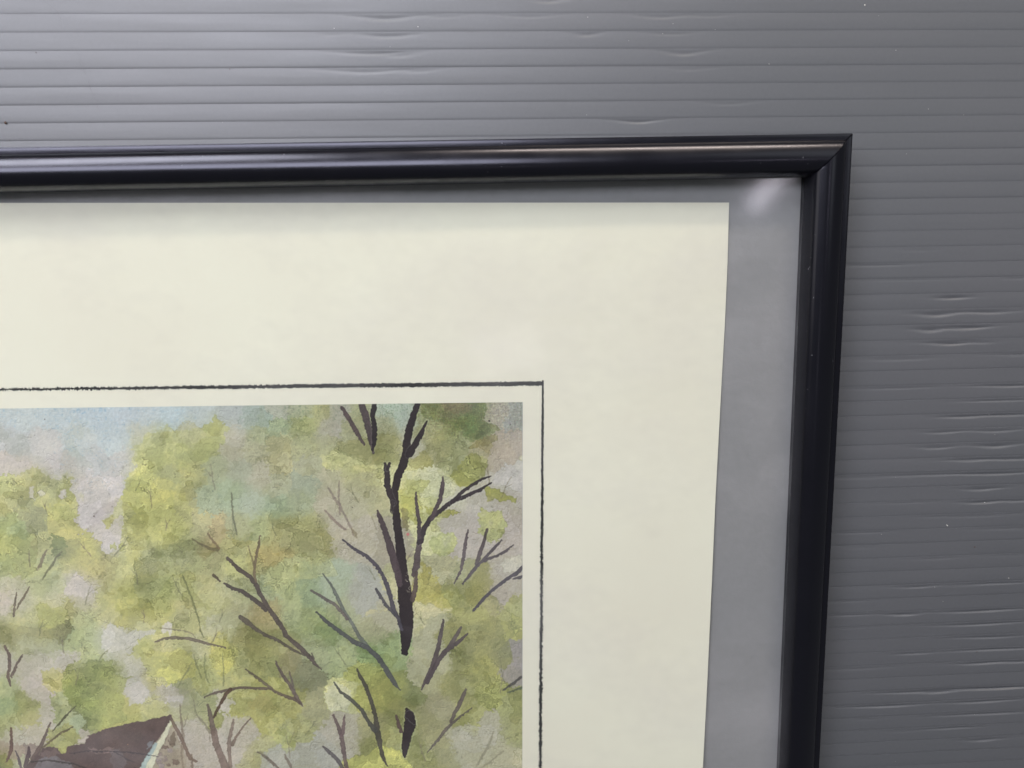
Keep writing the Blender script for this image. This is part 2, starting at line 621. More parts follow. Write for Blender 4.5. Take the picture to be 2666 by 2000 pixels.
def slab(name, inset, z0, z1, mat, parent=root):
    P = [fp(inset, inset), fp(FWID - inset, inset), fp(FWID - inset, FHEI - inset), fp(inset, FHEI - inset)]
    vs = [(x * MM, y * MM, z * MM) for z in (z0, z1) for x, y in P]
    fs = [(3, 2, 1, 0), (4, 5, 6, 7), (1, 5, 4, 0), (2, 6, 5, 1), (3, 7, 6, 2), (0, 4, 7, 3)]
    o = link(name, vs, fs, mat, parent)
    bm = bmesh.new()
    bm.from_mesh(o.data)
    bmesh.ops.recalc_face_normals(bm, faces=bm.faces)
    bm.to_mesh(o.data)
    bm.free()
    return o


slab('mat_board', 10.95, 3.0, 5.3, M_MAT)
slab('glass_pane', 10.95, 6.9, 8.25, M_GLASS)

# scuffs on the black rails
scuffs = []
rail_sc = bmesh.new()
for (x, y, s) in [(474, 431, .5), (606, 487, .3), (739, 402, .5), (527, 406, .25), (603, 440, .5), (1137, 388, .35), (1240, 371, .5), (1247, 394, .3), (1307, 373, .6), (1315, 377, .4),
                  (1264, 432, .35), (1270, 448, .3), (1306, 434, .3), (1382, 417, .3), (2091, 410, .6), (2103, 426, .35), (1980, 425, .3), (2105, 700, .9), (2108, 696, .5), (2112, 671, .4),
                  (2118, 775, .7), (2101, 863, .3), (2115, 925, .9), (2122, 612, .4), (1363, 432, .3), (2168, 940, .5), (2103, 1014, .6), (2097, 1063, .3), (2068, 1128, .3), (2060, 1214, .3)]:
    X, Y = unproj(x, y, 15)
    mt = Matrix.Translation((X * MM, Y * MM, 15.35 * MM)) @ Matrix.Rotation(rr.uniform(0, 3), 4, 'Z') @ Matrix.Diagonal((s * MM, s * .22 * MM, .25 * MM, 1))
    scuffs.append((x, y, s))


def on_rail(x, y):
    # height of the moulding under a photo pixel, found by marching along the view ray
    for z in np.arange(16, 8.4, -.05):
        X, Y = unproj(x, y, z)
        q = np.array([CX - X, CY - Y])
        a, b = q @ fu, q @ fv
        t = min(a, b)
        zz = np.interp(t, [c[0] for c in SEC[2:26]], [c[1] for c in SEC[2:26]])
        if zz >= z:
            return X, Y, z
    return None


for side in ('top', 'right'):
    bm = bmesh.new()
    for (x, y, s) in scuffs:
        if (side == 'top') != (y < 455):
            continue
        h = on_rail(x, y)
        if not h:
            continue
        mt = Matrix.Translation((h[0] * MM, h[1] * MM, h[2] * MM)) @ Matrix.Rotation(rr.uniform(0, 3), 4, 'Z') @ Matrix.Diagonal((s * .8 * MM, s * .25 * MM, .10 * MM, 1))
        bmesh.ops.create_icosphere(bm, subdivisions=1, radius=.5, matrix=mt)
    me = bpy.data.meshes.new('scuff_marks')
    bm.to_mesh(me)
    me.materials.append(M_SCUFF)
    q = bpy.data.objects.new('scuff_marks', me)
    C.objects.link(q)
    q.parent = rails[side]
    q['kind'] = 'stuff'

# ---- print sheet
PZ = 6.0
# right edge of the paper (slightly bowed) and its top edge, from the photograph
edge_pts = [(1899, 527.5), (1894, 700), (1887, 850), (1878.5, 1000), (1862, 1300), (1853, 1500), (1841, 1750), (1828, 2000)]
ex, ey = unproj([q[0] for q in edge_pts], [q[1] for q in edge_pts], PZ)
top_l = unproj(0, 528.5, PZ)
top_r = (ex[0], ey[0])
tang = math.atan2(top_r[1] - top_l[1], top_r[0] - top_l[0])
PW, PH = 352.0, 440.0


def curl(a, b):
    """height of the paper: a mm from its right edge, b mm from its top"""
    lift = np.clip((b - 55) / 110, 0, 1) * np.exp(-a / 9.0) * 0.75
    return PZ + lift - 0.25 * np.exp(-a / 25.) * np.exp(-b / 30.) + 0.06 * np.sin(a * .05) * np.sin(b * .045)


na, nb = 90, 110
A = np.concatenate([np.linspace(0, 40, 40) ** 1, np.linspace(42, PW, na - 40)])
B = np.linspace(0, PH, nb)
Yr = ey[0] - B
Xr = np.interp(-Yr, -ey, ex)
sl = (ex[-1] - ex[-3]) / (ey[-1] - ey[-3])
Xr = np.where(Yr < ey[-1], ex[-1] + (Yr - ey[-1]) * sl, Xr)
AA, BB = np.meshgrid(A, B)
GX = Xr[:, None] - AA
GY = ey[0] - BB - AA * math.tan(tang)
GZ = curl(AA, BB)
GZ2 = GZ - 0.18
# closed thin sheet: top, then edge wraps under
X2 = np.concatenate([GX[:, :1], GX], 1)
Y2 = np.concatenate([GY[:, :1], GY], 1)
Z2 = np.concatenate([GZ2[:, :1], GZ], 1)
X2 = np.concatenate([X2[:1], X2], 0)
Y2 = np.concatenate([Y2[:1], Y2], 0)
Z2 = np.concatenate([np.full_like(Z2[:1], PZ - .2), Z2], 0)
paper = grid_mesh('print_sheet', X2[:, ::-1], Y2[:, ::-1], Z2[:, ::-1], M_PAPER, root)
me = paper.data
bm = bmesh.new()
bm.from_mesh(me)
for e in bm.edges:
    if e.calc_face_angle(0) > 0.6:
        e.smooth = False
for f in bm.faces:
    if sum(f.normal) == 0:
        pass
bmesh.ops.recalc_face_normals(bm, faces=bm.faces)
if sum(f.normal.z for f in bm.faces) < 0:
    bmesh.ops.reverse_faces(bm, faces=bm.faces)
bm.to_mesh(me)
bm.free()

# ------------------------------------------------------------------ the watercolour, painted as a flat print
X0, Y0 = -4, 1040
CP = """50,1080,180,184,184;150,1080,178,184,186;250,1075,174,182,188;330,1080,176,182,188;30,1150,178,176,176;120,1160,182,176,172;200,1150,180,182,180;300,1150,176,182,184
30,1210,187,174,166;150,1210,184,174,170;250,1200,180,177,175;330,1200,182,176,174;230,1260,188,178,174;300,1260,186,178,175;260,1300,190,178,174;230,1340,174,160,156;215,1355,176,163,158
20,1268,168,168,115;60,1275,165,160,110;100,1275,170,166,112;140,1282,165,162,110;170,1285,166,164,105;20,1310,174,168,115;60,1330,152,150,108;40,1370,160,166,116;90,1350,146,144,104;150,1330,175,170,103;190,1330,176,171,105;160,1370,168,160,100;190,1385,170,162,100
340,1285,176,172,108;310,1330,172,168,128;340,1380,174,170,106;280,1390,184,172,166;300,1360,176,166,150
380,1090,176,182,185;450,1085,172,182,186;520,1090,174,180,182;600,1080,165,168,166;650,1085,150,160,152;690,1085,148,160,145
372,1130,180,176,160;390,1150,172,172,122;430,1150,174,172,120;500,1130,172,166,132;560,1122,168,168,110;610,1140,172,164,148;670,1130,155,158,118
370,1190,180,176,110;420,1190,176,173,112;480,1190,158,158,103;540,1170,164,163,100;600,1180,170,162,138;660,1170,160,155,120;375,1250,182,178,105;440,1240,160,158,110;500,1230,165,160,105;560,1215,148,150,118;620,1220,155,155,132;680,1240,172,163,140
380,1300,162,160,98;430,1310,170,165,98;480,1310,162,156,108;540,1300,154,160,128;600,1290,150,160,130;660,1300,156,162,140;380,1370,178,172,105;450,1370,176,170,104;520,1370,165,158,112;560,1388,166,148,102;620,1380,156,155,115;680,1380,146,150,105
720,1070,165,164,145;780,1065,158,160,128;840,1080,162,158,108;880,1075,165,160,148;940,1070,162,160,120;1010,1065,165,174,158;720,1110,148,158,118;790,1110,155,156,98;860,1115,166,158,146;920,1130,158,155,122;1000,1110,158,156,125
720,1160,166,160,115;790,1160,154,153,112;850,1150,150,148,112;930,1160,150,145,98;1000,1150,138,134,85;720,1210,170,162,118;800,1210,158,156,125;870,1198,178,174,120;930,1212,178,173,118;1000,1190,148,146,98;960,1195,150,146,98;900,1185,150,148,105
720,1260,160,158,125;790,1260,146,150,125;860,1250,166,158,130;940,1250,155,150,112;1010,1240,178,174,125;720,1320,146,158,124;780,1310,154,158,126;850,1310,170,160,136;920,1310,168,160,132;980,1300,160,154,118
720,1370,154,148,100;790,1370,148,144,92;830,1395,150,144,95;880,1380,168,157,138;950,1380,166,156,138;1020,1390,150,140,120
1060,1080,158,166,155;1110,1080,140,140,95;1180,1070,122,112,72;1240,1070,98,112,58;1230,1100,108,130,68;1200,1095,118,125,72;1290,1080,160,150,132;1340,1090,145,145,138;1110,1130,152,148,105;1180,1130,150,150,103;1250,1120,118,128,72;1300,1150,162,148,128;1345,1150,158,146,132
1080,1170,165,160,142;1140,1180,150,146,105;1200,1170,150,150,110;1260,1165,150,138,95;1320,1190,165,150,132;1100,1205,140,136,82;1170,1200,148,148,105;1230,1215,152,150,88;1250,1180,158,150,115;1300,1205,165,152,135;1335,1240,178,172,166;1345,1225,176,170,160
1080,1255,176,174,122;1110,1232,188,184,152;1150,1262,176,174,148;1210,1235,158,156,88;1280,1250,172,164,152;1070,1300,166,163,88;1115,1300,178,175,125;1180,1290,176,170,148;1240,1300,168,160,150;1320,1310,164,154,142;1180,1360,168,158,148;1340,1370,164,152,142;1110,1370,184,180,135;1215,1395,165,154,144;1065,1250,180,176,122
30,1420,178,176,115;70,1430,172,172,115;110,1425,165,160,108;150,1425,118,124,80;190,1420,150,146,95;240,1420,166,160,95;290,1410,180,168,162;335,1420,176,172,118;20,1480,166,168,115;70,1470,164,164,112;120,1470,160,160,112;180,1470,160,155,95;230,1480,168,158,98;280,1480,160,150,90;320,1480,174,170,112;340,1530,166,160,90
30,1520,174,164,134;20,1570,182,166,154;60,1560,178,168,142;100,1530,166,163,118;150,1520,160,160,118;200,1520,180,167,156;230,1545,174,160,150;190,1510,176,166,150;140,1560,170,162,130;210,1572,166,156,130;280,1560,166,160,100;330,1580,168,162,95
40,1610,166,160,112;80,1600,168,162,115;115,1600,150,145,88;140,1615,148,146,86;190,1590,156,150,100;220,1620,154,154,106;280,1600,162,156,108;330,1630,174,166,98;20,1650,134,128,82;80,1650,142,138,98;150,1645,122,118,74;170,1650,115,112,70;200,1665,145,150,102;240,1660,150,152,108;290,1665,178,170,158;275,1690,172,165,150;60,1690,160,155,120;130,1690,150,148,110;190,1690,146,150,103;250,1695,150,155,105;330,1650,176,166,150
370,1420,180,174,115;430,1412,182,176,106;490,1425,152,150,100;540,1440,130,116,74;600,1420,164,156,102;640,1430,160,155,105;690,1450,160,143,88;380,1460,150,148,112;430,1450,148,148,98;500,1470,158,155,105;560,1460,154,148,105;610,1470,168,164,106;670,1480,136,130,84;350,1460,170,165,95
370,1530,145,142,88;420,1530,150,150,92;480,1530,162,158,104;540,1510,156,150,104;590,1540,162,157,116;640,1540,148,146,104;690,1530,144,150,116;360,1590,168,160,96;420,1580,156,152,90;480,1590,162,154,106;550,1570,158,154,108;620,1590,158,152,118;680,1600,140,126,84;370,1640,172,166,120;440,1645,168,160,104;500,1620,158,152,100;560,1635,166,160,126;600,1640,160,156,122;635,1655,124,116,70;680,1660,136,130,80;370,1690,174,168,95;430,1685,160,152,110;470,1680,156,150,102;520,1680,162,156,120;575,1672,166,156,88;650,1685,134,130,82
10,1720,168,158,142;60,1740,168,156,138;110,1720,166,156,136;90,1780,168,152,140;180,1715,166,156,140;230,1702,162,160,110;20,1790,150,150,106;140,1770,162,152,98;200,1760,136,134,74;250,1740,132,138,74;210,1790,112,114,64;260,1790,128,130,68;300,1755,132,134,74;330,1735,172,163,146;340,1785,166,156,142;20,1840,128,136,94;70,1835,150,147,94;110,1800,168,153,142;150,1830,152,150,108;200,1825,112,114,70;245,1840,114,122,68;300,1825,152,146,78;330,1850,148,142,78
20,1880,142,140,92;80,1870,158,150,105;120,1860,164,152,136;165,1860,146,146,105;200,1885,146,150,112;235,1885,116,118,68;270,1895,150,144,76;310,1870,150,145,76;40,1920,162,152,132;90,1915,160,148,128;150,1925,142,138,88;185,1908,144,138,78;220,1926,160,144,132;30,1952,142,122,104;80,1965,128,110,98;10,1990,128,124,56;60,1990,150,144,112;165,1945,150,145,85
380,1720,174,166,96;430,1720,166,160,86;480,1740,158,152,84;430,1760,178,172,88;360,1738,170,160,148;395,1775,164,154,104;375,1800,166,156,142;440,1805,160,148,136;470,1785,140,138,98;540,1740,150,148,98;580,1715,170,162,85;560,1725,168,160,86;640,1730,144,142,95;690,1720,142,140,92;520,1790,156,152,96;600,1800,156,150,95;660,1800,150,145,90;460,1825,170,156,146;500,1820,138,136,100;470,1855,150,144,106;540,1840,140,138,96;585,1832,166,155,138;620,1840,160,154,96;680,1830,154,144,88;400,1845,155,150,95;430,1850,152,148,92
500,1880,160,148,126;520,1895,158,146,124;560,1868,126,124,76;600,1885,160,150,128;690,1880,156,150,92;550,1910,162,148,134;600,1920,160,147,132;650,1900,156,144,128;620,1960,158,144,130;690,1950,150,144,100;540,1960,156,142,126;580,1980,150,135,120;650,1975,150,142,100;670,1860,155,148,95;500,1960,150,134,116;440,1975,134,116,96;470,1930,165,152,138;430,1950,126,106,92
720,1510,156,155,104;800,1540,130,140,104;860,1530,150,156,132;760,1600,148,150,108;800,1620,128,133,88;850,1640,126,138,92;900,1600,150,150,115;950,1560,154,150,138;1000,1600,160,152,128;970,1640,155,150,118;820,1700,140,142,105;900,1700,142,146,104;960,1700,124,140,90;1010,1700,130,140,94;950,1750,150,148,80;760,1550,150,152,105
700,1600,152,138,94;720,1680,145,140,95;760,1720,128,120,84;790,1750,116,114,84;720,1800,156,150,90;760,1830,140,134,80;700,1880,154,148,92;1000,1800,138,136,70;1030,1790,118,120,68;1060,1800,112,114,70;1045,1840,125,122,75;1100,1760,150,144,112;1130,1600,156,150,118;1130,1700,152,146,115;960,1820,150,144,72
1080,1540,164,157,90;1110,1530,160,150,82;1100,1590,172,164,126;1170,1545,146,146,88;1160,1505,160,154,118;1200,1515,150,148,110;1250,1535,140,136,84;1300,1550,158,146,134;1320,1520,160,150,135;1280,1560,150,142,105;1340,1590,152,150,92;1340,1630,148,146,70;1230,1600,144,142,88;1280,1650,120,118,72;1320,1700,120,118,74;1220,1700,122,120,74;1180,1650,142,138,90;1250,1750,138,134,76;1350,1690,130,122,116;1345,1740,140,130,122;1200,1800,146,141,94;1280,1800,142,140,80;1340,1830,138,136,88;1150,1850,140,132,100;1220,1880,150,145,92;1280,1905,150,142,118;1200,1930,152,145,122;1340,1900,135,132,88;1150,1950,142,136,98;1300,1970,148,140,112;1060,1520,165,158,120;1250,1950,152,144,118
960,1880,134,128,88;900,1885,150,140,120;820,1850,140,134,98;780,1900,142,138,92;840,1950,146,140,126;740,1930,150,148,94;700,1960,148,142,126;1000,1930,136,132,84;1060,1900,136,134,84;880,1910,152,142,124;1100,1980,135,132,78;1110,1880,136,130,92;780,1970,144,138,120"""
# named patches with a shape of their own: points ; colour ; opacity ; edge darkening
PATCH = [
 ([(212,1385),(205,1340),(212,1320),(195,1290),(185,1275),(190,1262),(184,1250),(220,1240),(320,1240),(318,1275),(318,1290),(295,1310),(292,1335),(270,1345),(262,1360),(240,1365),(222,1380)], (189,178,175), .85, .10),
 ([(228,1352),(250,1330),(275,1310),(300,1302),(310,1300),(292,1330),(268,1342),(262,1360),(240,1362),(215,1368)], (176,163,160), .8, .14),
 ([(268,1400),(274,1380),(300,1360),(315,1372),(318,1400),(310,1425),(296,1435),(280,1448),(262,1436)], (184,173,168), .8, .12),
 ([(268,1355),(288,1340),(300,1345),(290,1365),(275,1375)], (166,160,98), .9, .2),
 ([(284,1420),(296,1412),(305,1420),(300,1432),(288,1432)], (160,158,88), .9, .2),
 ([(310,1424),(322,1414),(330,1420),(322,1436),(312,1436)], (158,156,88), .9, .2),
 ([(166,1540),(185,1505),(200,1492),(214,1500),(236,1525),(250,1535),(240,1550),(215,1555),(180,1545)], (179,166,156), .8, .05),
 ([(95,1575),(118,1572),(135,1580),(150,1578),(166,1586),(176,1598),(166,1610),(168,1622),(155,1632),(130,1636),(104,1632),(98,1605)], (150,147,86), .85, .3),
 ([(0,1628),(30,1625),(60,1632),(100,1634),(150,1638),(176,1640),(170,1655),(158,1664),(120,1660),(60,1655),(0,1650)], (132,126,80), .35, .2),
 ([(262,1665),(272,1640),(285,1622),(295,1628),(310,1640),(330,1650),(346,1640),(380,1640),(405,1638),(400,1650),(370,1660),(352,1680),(345,1700),(320,1690),(300,1700),(282,1698),(262,1690)], (182,173,160), .85, .12),
 ([(416,1636),(430,1620),(446,1618),(452,1634),(448,1650),(450,1660),(444,1656),(438,1640),(424,1650)], (192,180,168), .9, .1),
 ([(112,1700),(160,1690),(215,1700),(200,1715),(176,1730),(168,1750),(130,1755),(110,1745),(100,1760),(108,1790),(118,1815),(90,1825),(62,1812),(70,1785),(50,1745),(60,1705)], (169,157,142), .55, .06),
 ([(172,1740),(192,1722),(212,1716),(214,1728),(250,1722),(292,1718),(290,1735),(298,1752),(320,1762),(345,1760),(360,1772),(330,1790),(318,1800),(326,1822),(322,1850),(332,1875),(270,1898),(228,1902),(224,1870),(205,1855),(185,1838),(166,1808),(160,1775),(172,1755)], (132,134,74), .72, .35),
 ([(185,1785),(210,1770),(240,1790),(232,1815),(250,1850),(228,1880),(215,1860),(190,1838),(170,1805)], (110,116,62), .55, .05),
 ([(110,1770),(118,1748),(135,1738),(150,1748),(160,1765),(155,1790),(130,1800),(112,1785)], (164,153,98), .7, .1),
 ([(330,1770),(352,1760),(370,1780),(392,1800),(378,1830),(340,1835),(324,1800)], (168,158,148), .8, .08),
 ([(360,1700),(398,1690),(430,1700),(470,1690),(500,1700),(505,1722),(490,1755),(475,1775),(440,1778),(405,1775),(380,1750),(370,1722)], (166,160,90), .75, .12),
 ([(412,1738),(440,1735),(455,1745),(478,1752),(470,1775),(440,1780),(430,1765),(410,1755)], (180,174,92), .85, .1),
 ([(390,1760),(425,1760),(440,1778),(420,1786),(392,1778)], (158,152,108), .7, .15),
 ([(370,1835),(400,1822),(430,1810),(425,1798),(445,1790),(490,1795),(510,1790),(495,1805),(478,1830),(450,1835),(430,1828),(425,1815),(395,1828)], (140,132,110), .35, .15),
 ([(430,1815),(450,1808),(476,1812),(472,1828),(450,1826),(432,1830)], (178,166,156), .9, .15),
 ([(470,1840),(480,1808),(505,1800),(525,1805),(528,1822),(545,1830),(560,1830),(566,1860),(568,1885),(556,1900),(540,1895),(512,1868),(495,1880),(470,1876)], (146,142,102), .7, .2),
 ([(545,1902),(538,1880),(545,1860),(562,1860),(572,1885),(568,1896)], (122,120,72), .8, .2),
 ([(564,1832),(585,1828),(588,1845),(575,1855),(565,1850)], (168,156,142), .85, .1),
 ([(455,1880),(500,1872),(530,1885),(545,1905),(575,1895),(590,1872),(625,1868),(650,1862),(670,1885),(672,1925),(640,1945),(630,1985),(600,2004),(500,2004),(490,1960),(470,1930)], (160,148,134), .6, .05),
 ([(845,1790),(850,1770),(890,1762),(930,1778),(945,1775),(968,1790),(978,1820),(975,1852),(960,1855),(860,1855),(848,1830)], (168,163,112), .85, .32),
 ([(850,1795),(870,1775),(905,1785),(915,1820),(905,1853),(862,1853),(848,1825)], (172,166,138), .7, .0),
 ([(930,1785),(968,1790),(1000,1810),(990,1850),(930,1853),(920,1820)], (152,146,70), .7, .05),
 ([(895,1980),(925,1968),(962,1965),(975,1948),(1000,1945),(1035,1950),(1055,1972),(1078,2004),(880,2004)], (168,162,80), .9, .45),
 ([(866,1255),(848,1230),(852,1222),(866,1228),(868,1222),(880,1238),(875,1254)], (150,148,115), .3, .3),
 ([(848,1184),(868,1174),(885,1182),(915,1186),(925,1198),(950,1206),(975,1210),(1003,1212),(1000,1224),(975,1222),(930,1212),(905,1207),(883,1219),(865,1200)], (180,176,122), .9, .45),
 ([(866,1172),(880,1150),(920,1145),(985,1125),(1000,1128),(1040,1140),(1060,1165),(1050,1200),(1035,1213),(980,1208),(950,1200),(925,1192),(915,1185),(885,1180)], (142,138,88), .5, .25),
 ([(996,1050),(1045,1050),(1046,1098),(1028,1085),(1010,1075),(1000,1062)], (166,176,160), .8, .5),
 ([(1100,1050),(1262,1050),(1262,1092),(1272,1105),(1262,1125),(1230,1110),(1190,1105),(1140,1100),(1105,1085),(1095,1065)], (104,112,60), .50, .2),
 ([(1150,1052),(1235,1052),(1225,1075),(1190,1078),(1155,1070)], (112,92,62), .45, .0),
 ([(1255,1105),(1270,1102),(1272,1130),(1250,1150),(1240,1140)], (90,100,55), .6, .2),
 ([(1270,1105),(1290,1106),(1304,1118),(1296,1120),(1278,1114)], (120,122,66), .8, .3),
 ([(1240,1150),(1262,1140),(1280,1128),(1296,1135),(1290,1150),(1272,1158),(1250,1160),(1230,1172),(1218,1168)], (126,116,62), .75, .35),
 ([(1205,1212),(1215,1195),(1230,1178),(1245,1180),(1268,1200),(1266,1225),(1262,1242),(1240,1262),(1215,1260),(1190,1255),(1175,1245),(1178,1225)], (150,149,88), .75, .3),
 ([(1050,1225),(1075,1228),(1105,1222),(1130,1232),(1150,1215),(1180,1215),(1175,1240),(1190,1258),(1180,1290),(1150,1300),(1120,1290),(1100,1300),(1090,1280),(1060,1260)], (184,181,142), .7, .28),
 ([(1052,1250),(1085,1248),(1120,1250),(1118,1262),(1098,1280),(1070,1275),(1052,1262)], (160,158,90), .7, .2),
 ([(1045,1290),(1085,1292),(1098,1320),(1102,1350),(1085,1368),(1065,1350),(1052,1320)], (158,154,82), .85, .25),
 ([(1042,1325),(1055,1322),(1060,1345),(1068,1370),(1060,1382),(1045,1375)], (110,102,68), .8, .2),
 ([(1072,1340),(1090,1350),(1082,1380),(1080,1404),(1110,1404),(1130,1380),(1150,1352),(1165,1340),(1150,1330),(1110,1320)], (186,182,130), .6, .1),
 ([(1108,1322),(1125,1318),(1140,1328),(1168,1328),(1196,1332),(1180,1342),(1150,1348),(1120,1345)], (160,156,80), .85, .35),
 ([(1262,1260),(1275,1270),(1300,1275),(1325,1292),(1350,1300),(1340,1312),(1320,1302),(1300,1308),(1285,1298),(1266,1302)], (152,150,78), .9, .35),
 ([(1244,1340),(1255,1322),(1268,1332),(1290,1335),(1305,1328),(1308,1350),(1318,1365),(1312,1395),(1295,1412),(1270,1405),(1246,1385)], (162,162,104), .9, .18),
 ([(1122,1398),(1150,1388),(1180,1385),(1192,1402),(1182,1430),(1160,1445),(1132,1440),(1118,1420)], (162,164,108), .9, .2),
 ([(1286,1240),(1305,1218),(1325,1208),(1345,1218),(1364,1225),(1364,1288),(1340,1280),(1315,1268),(1292,1262),(1280,1255)], (178,170,164), .85, .35),
 ([(1350,1190),(1364,1180),(1364,1204),(1352,1200)], (186,178,150), .9, .4),
 ([(1305,1470),(1315,1455),(1340,1450),(1364,1440),(1364,1485),(1330,1492),(1312,1486)], (186,178,160), .8, .35),
 ([(952,1592),(968,1585),(985,1590),(1030,1570),(1035,1600),(1000,1588),(960,1598),(950,1606)], (184,174,138), .9, .4),
 ([(1075,1560),(1082,1590),(1078,1608),(1110,1612),(1145,1598),(1178,1588),(1172,1575),(1150,1585),(1125,1572),(1105,1580)], (178,168,128), .9, .4),
 ([(1080,1545),(1115,1525),(1145,1522),(1152,1550),(1178,1580),(1150,1584),(1125,1570),(1105,1578),(1088,1566)], (160,150,80), .75, .25),
 ([(1152,1530),(1160,1510),(1190,1505),(1230,1525),(1262,1540),(1300,1565),(1325,1590),(1330,1630),(1340,1655),(1300,1690),(1240,1720),(1180,1680),(1165,1600),(1175,1582),(1160,1560)], (132,128,78), .45, .3),
 ([(1330,1595),(1364,1608),(1364,1656),(1342,1655),(1330,1625)], (146,144,58), .85, .5),
 ([(1330,1690),(1364,1665),(1364,1760),(1345,1750),(1332,1720)], (136,126,122), .6, .2),
 ([(1180,1900),(1220,1880),(1240,1895),(1280,1880),(1300,1905),(1290,1935),(1240,1960),(1190,1950),(1175,1925)], (154,146,128), .7, .12),
 ([(1338,1960),(1350,1945),(1364,1950),(1364,2004),(1345,2004),(1332,1985)], (160,150,118), .8, .5),
 ([(680,1412),(720,1366),(760,1362),(800,1366),(845,1378),(840,1410),(835,1430),(800,1432),(760,1425),(720,1440)], (146,140,92), .45, .25),
 ([(770,1445),(830,1432),(850,1440),(870,1475),(878,1500),(780,1508),(740,1512),(682,1530),(700,1480)], (166,164,112), .55, .25),
 ([(865,1880),(880,1870),(925,1880),(930,1895),(900,1912),(870,1905)], (154,144,122), .7, .1),
 ([(690,1960),(800,1935),(860,1945),(850,1975),(800,1990),(700,2000)], (146,140,130), .4, .1),
 ([(348,1462),(400,1445),(480,1410),(520,1405),(480,1425),(430,1445),(380,1470),(350,1490)], (184,176,104), .0, .5),
 ([(350,1490),(352,1466),(400,1440),(480,1408),(520,1412),(560,1440),(540,1480),(450,1500),(400,1560),(365,1580),(352,1540)], (142,142,96), .4, .2),
 ([(318,1320),(322,1270),(350,1262),(390,1255),(420,1245),(470,1260),(500,1330),(505,1370),(480,1400),(400,1430),(350,1440),(330,1400)], (174,168,98), .45, .12),
 ([(352,1260),(356,1200),(366,1150),(380,1128),(460,1122),(520,1115),(565,1095),(575,1130),(570,1170),(540,1170),(470,1180),(440,1190),(400,1200),(396,1240),(392,1262)], (178,175,112), .5, .0),
 ([(590,1640),(560,1655),(575,1668),(590,1662),(596,1680),(600,1700),(585,1740),(560,1720),(545,1700),(552,1670)], (172,162,86), .6, .25),
 ([(596,1640),(620,1625),(640,1610),(690,1650),(700,1700),(690,1750),(620,1760),(600,1700),(598,1670)], (128,124,76), .4, .1),
 ([(15,1255),(26,1250),(24,1262),(14,1262)], (122,118,88), .6, .3),
 ([(28,1255),(42,1252),(46,1262),(32,1266)], (122,118,88), .6, .3),
 ([(76,1268),(92,1262),(90,1290),(92,1302),(76,1300),(80,1285)], (190,178,166), .8, .4),
 ([(100,1278),(114,1276),(118,1284),(108,1296),(98,1286)], (188,178,162), .7, .4),
 ([(158,1272),(172,1275),(172,1298),(160,1294),(155,1288)], (189,177,170), .9, .4),
]
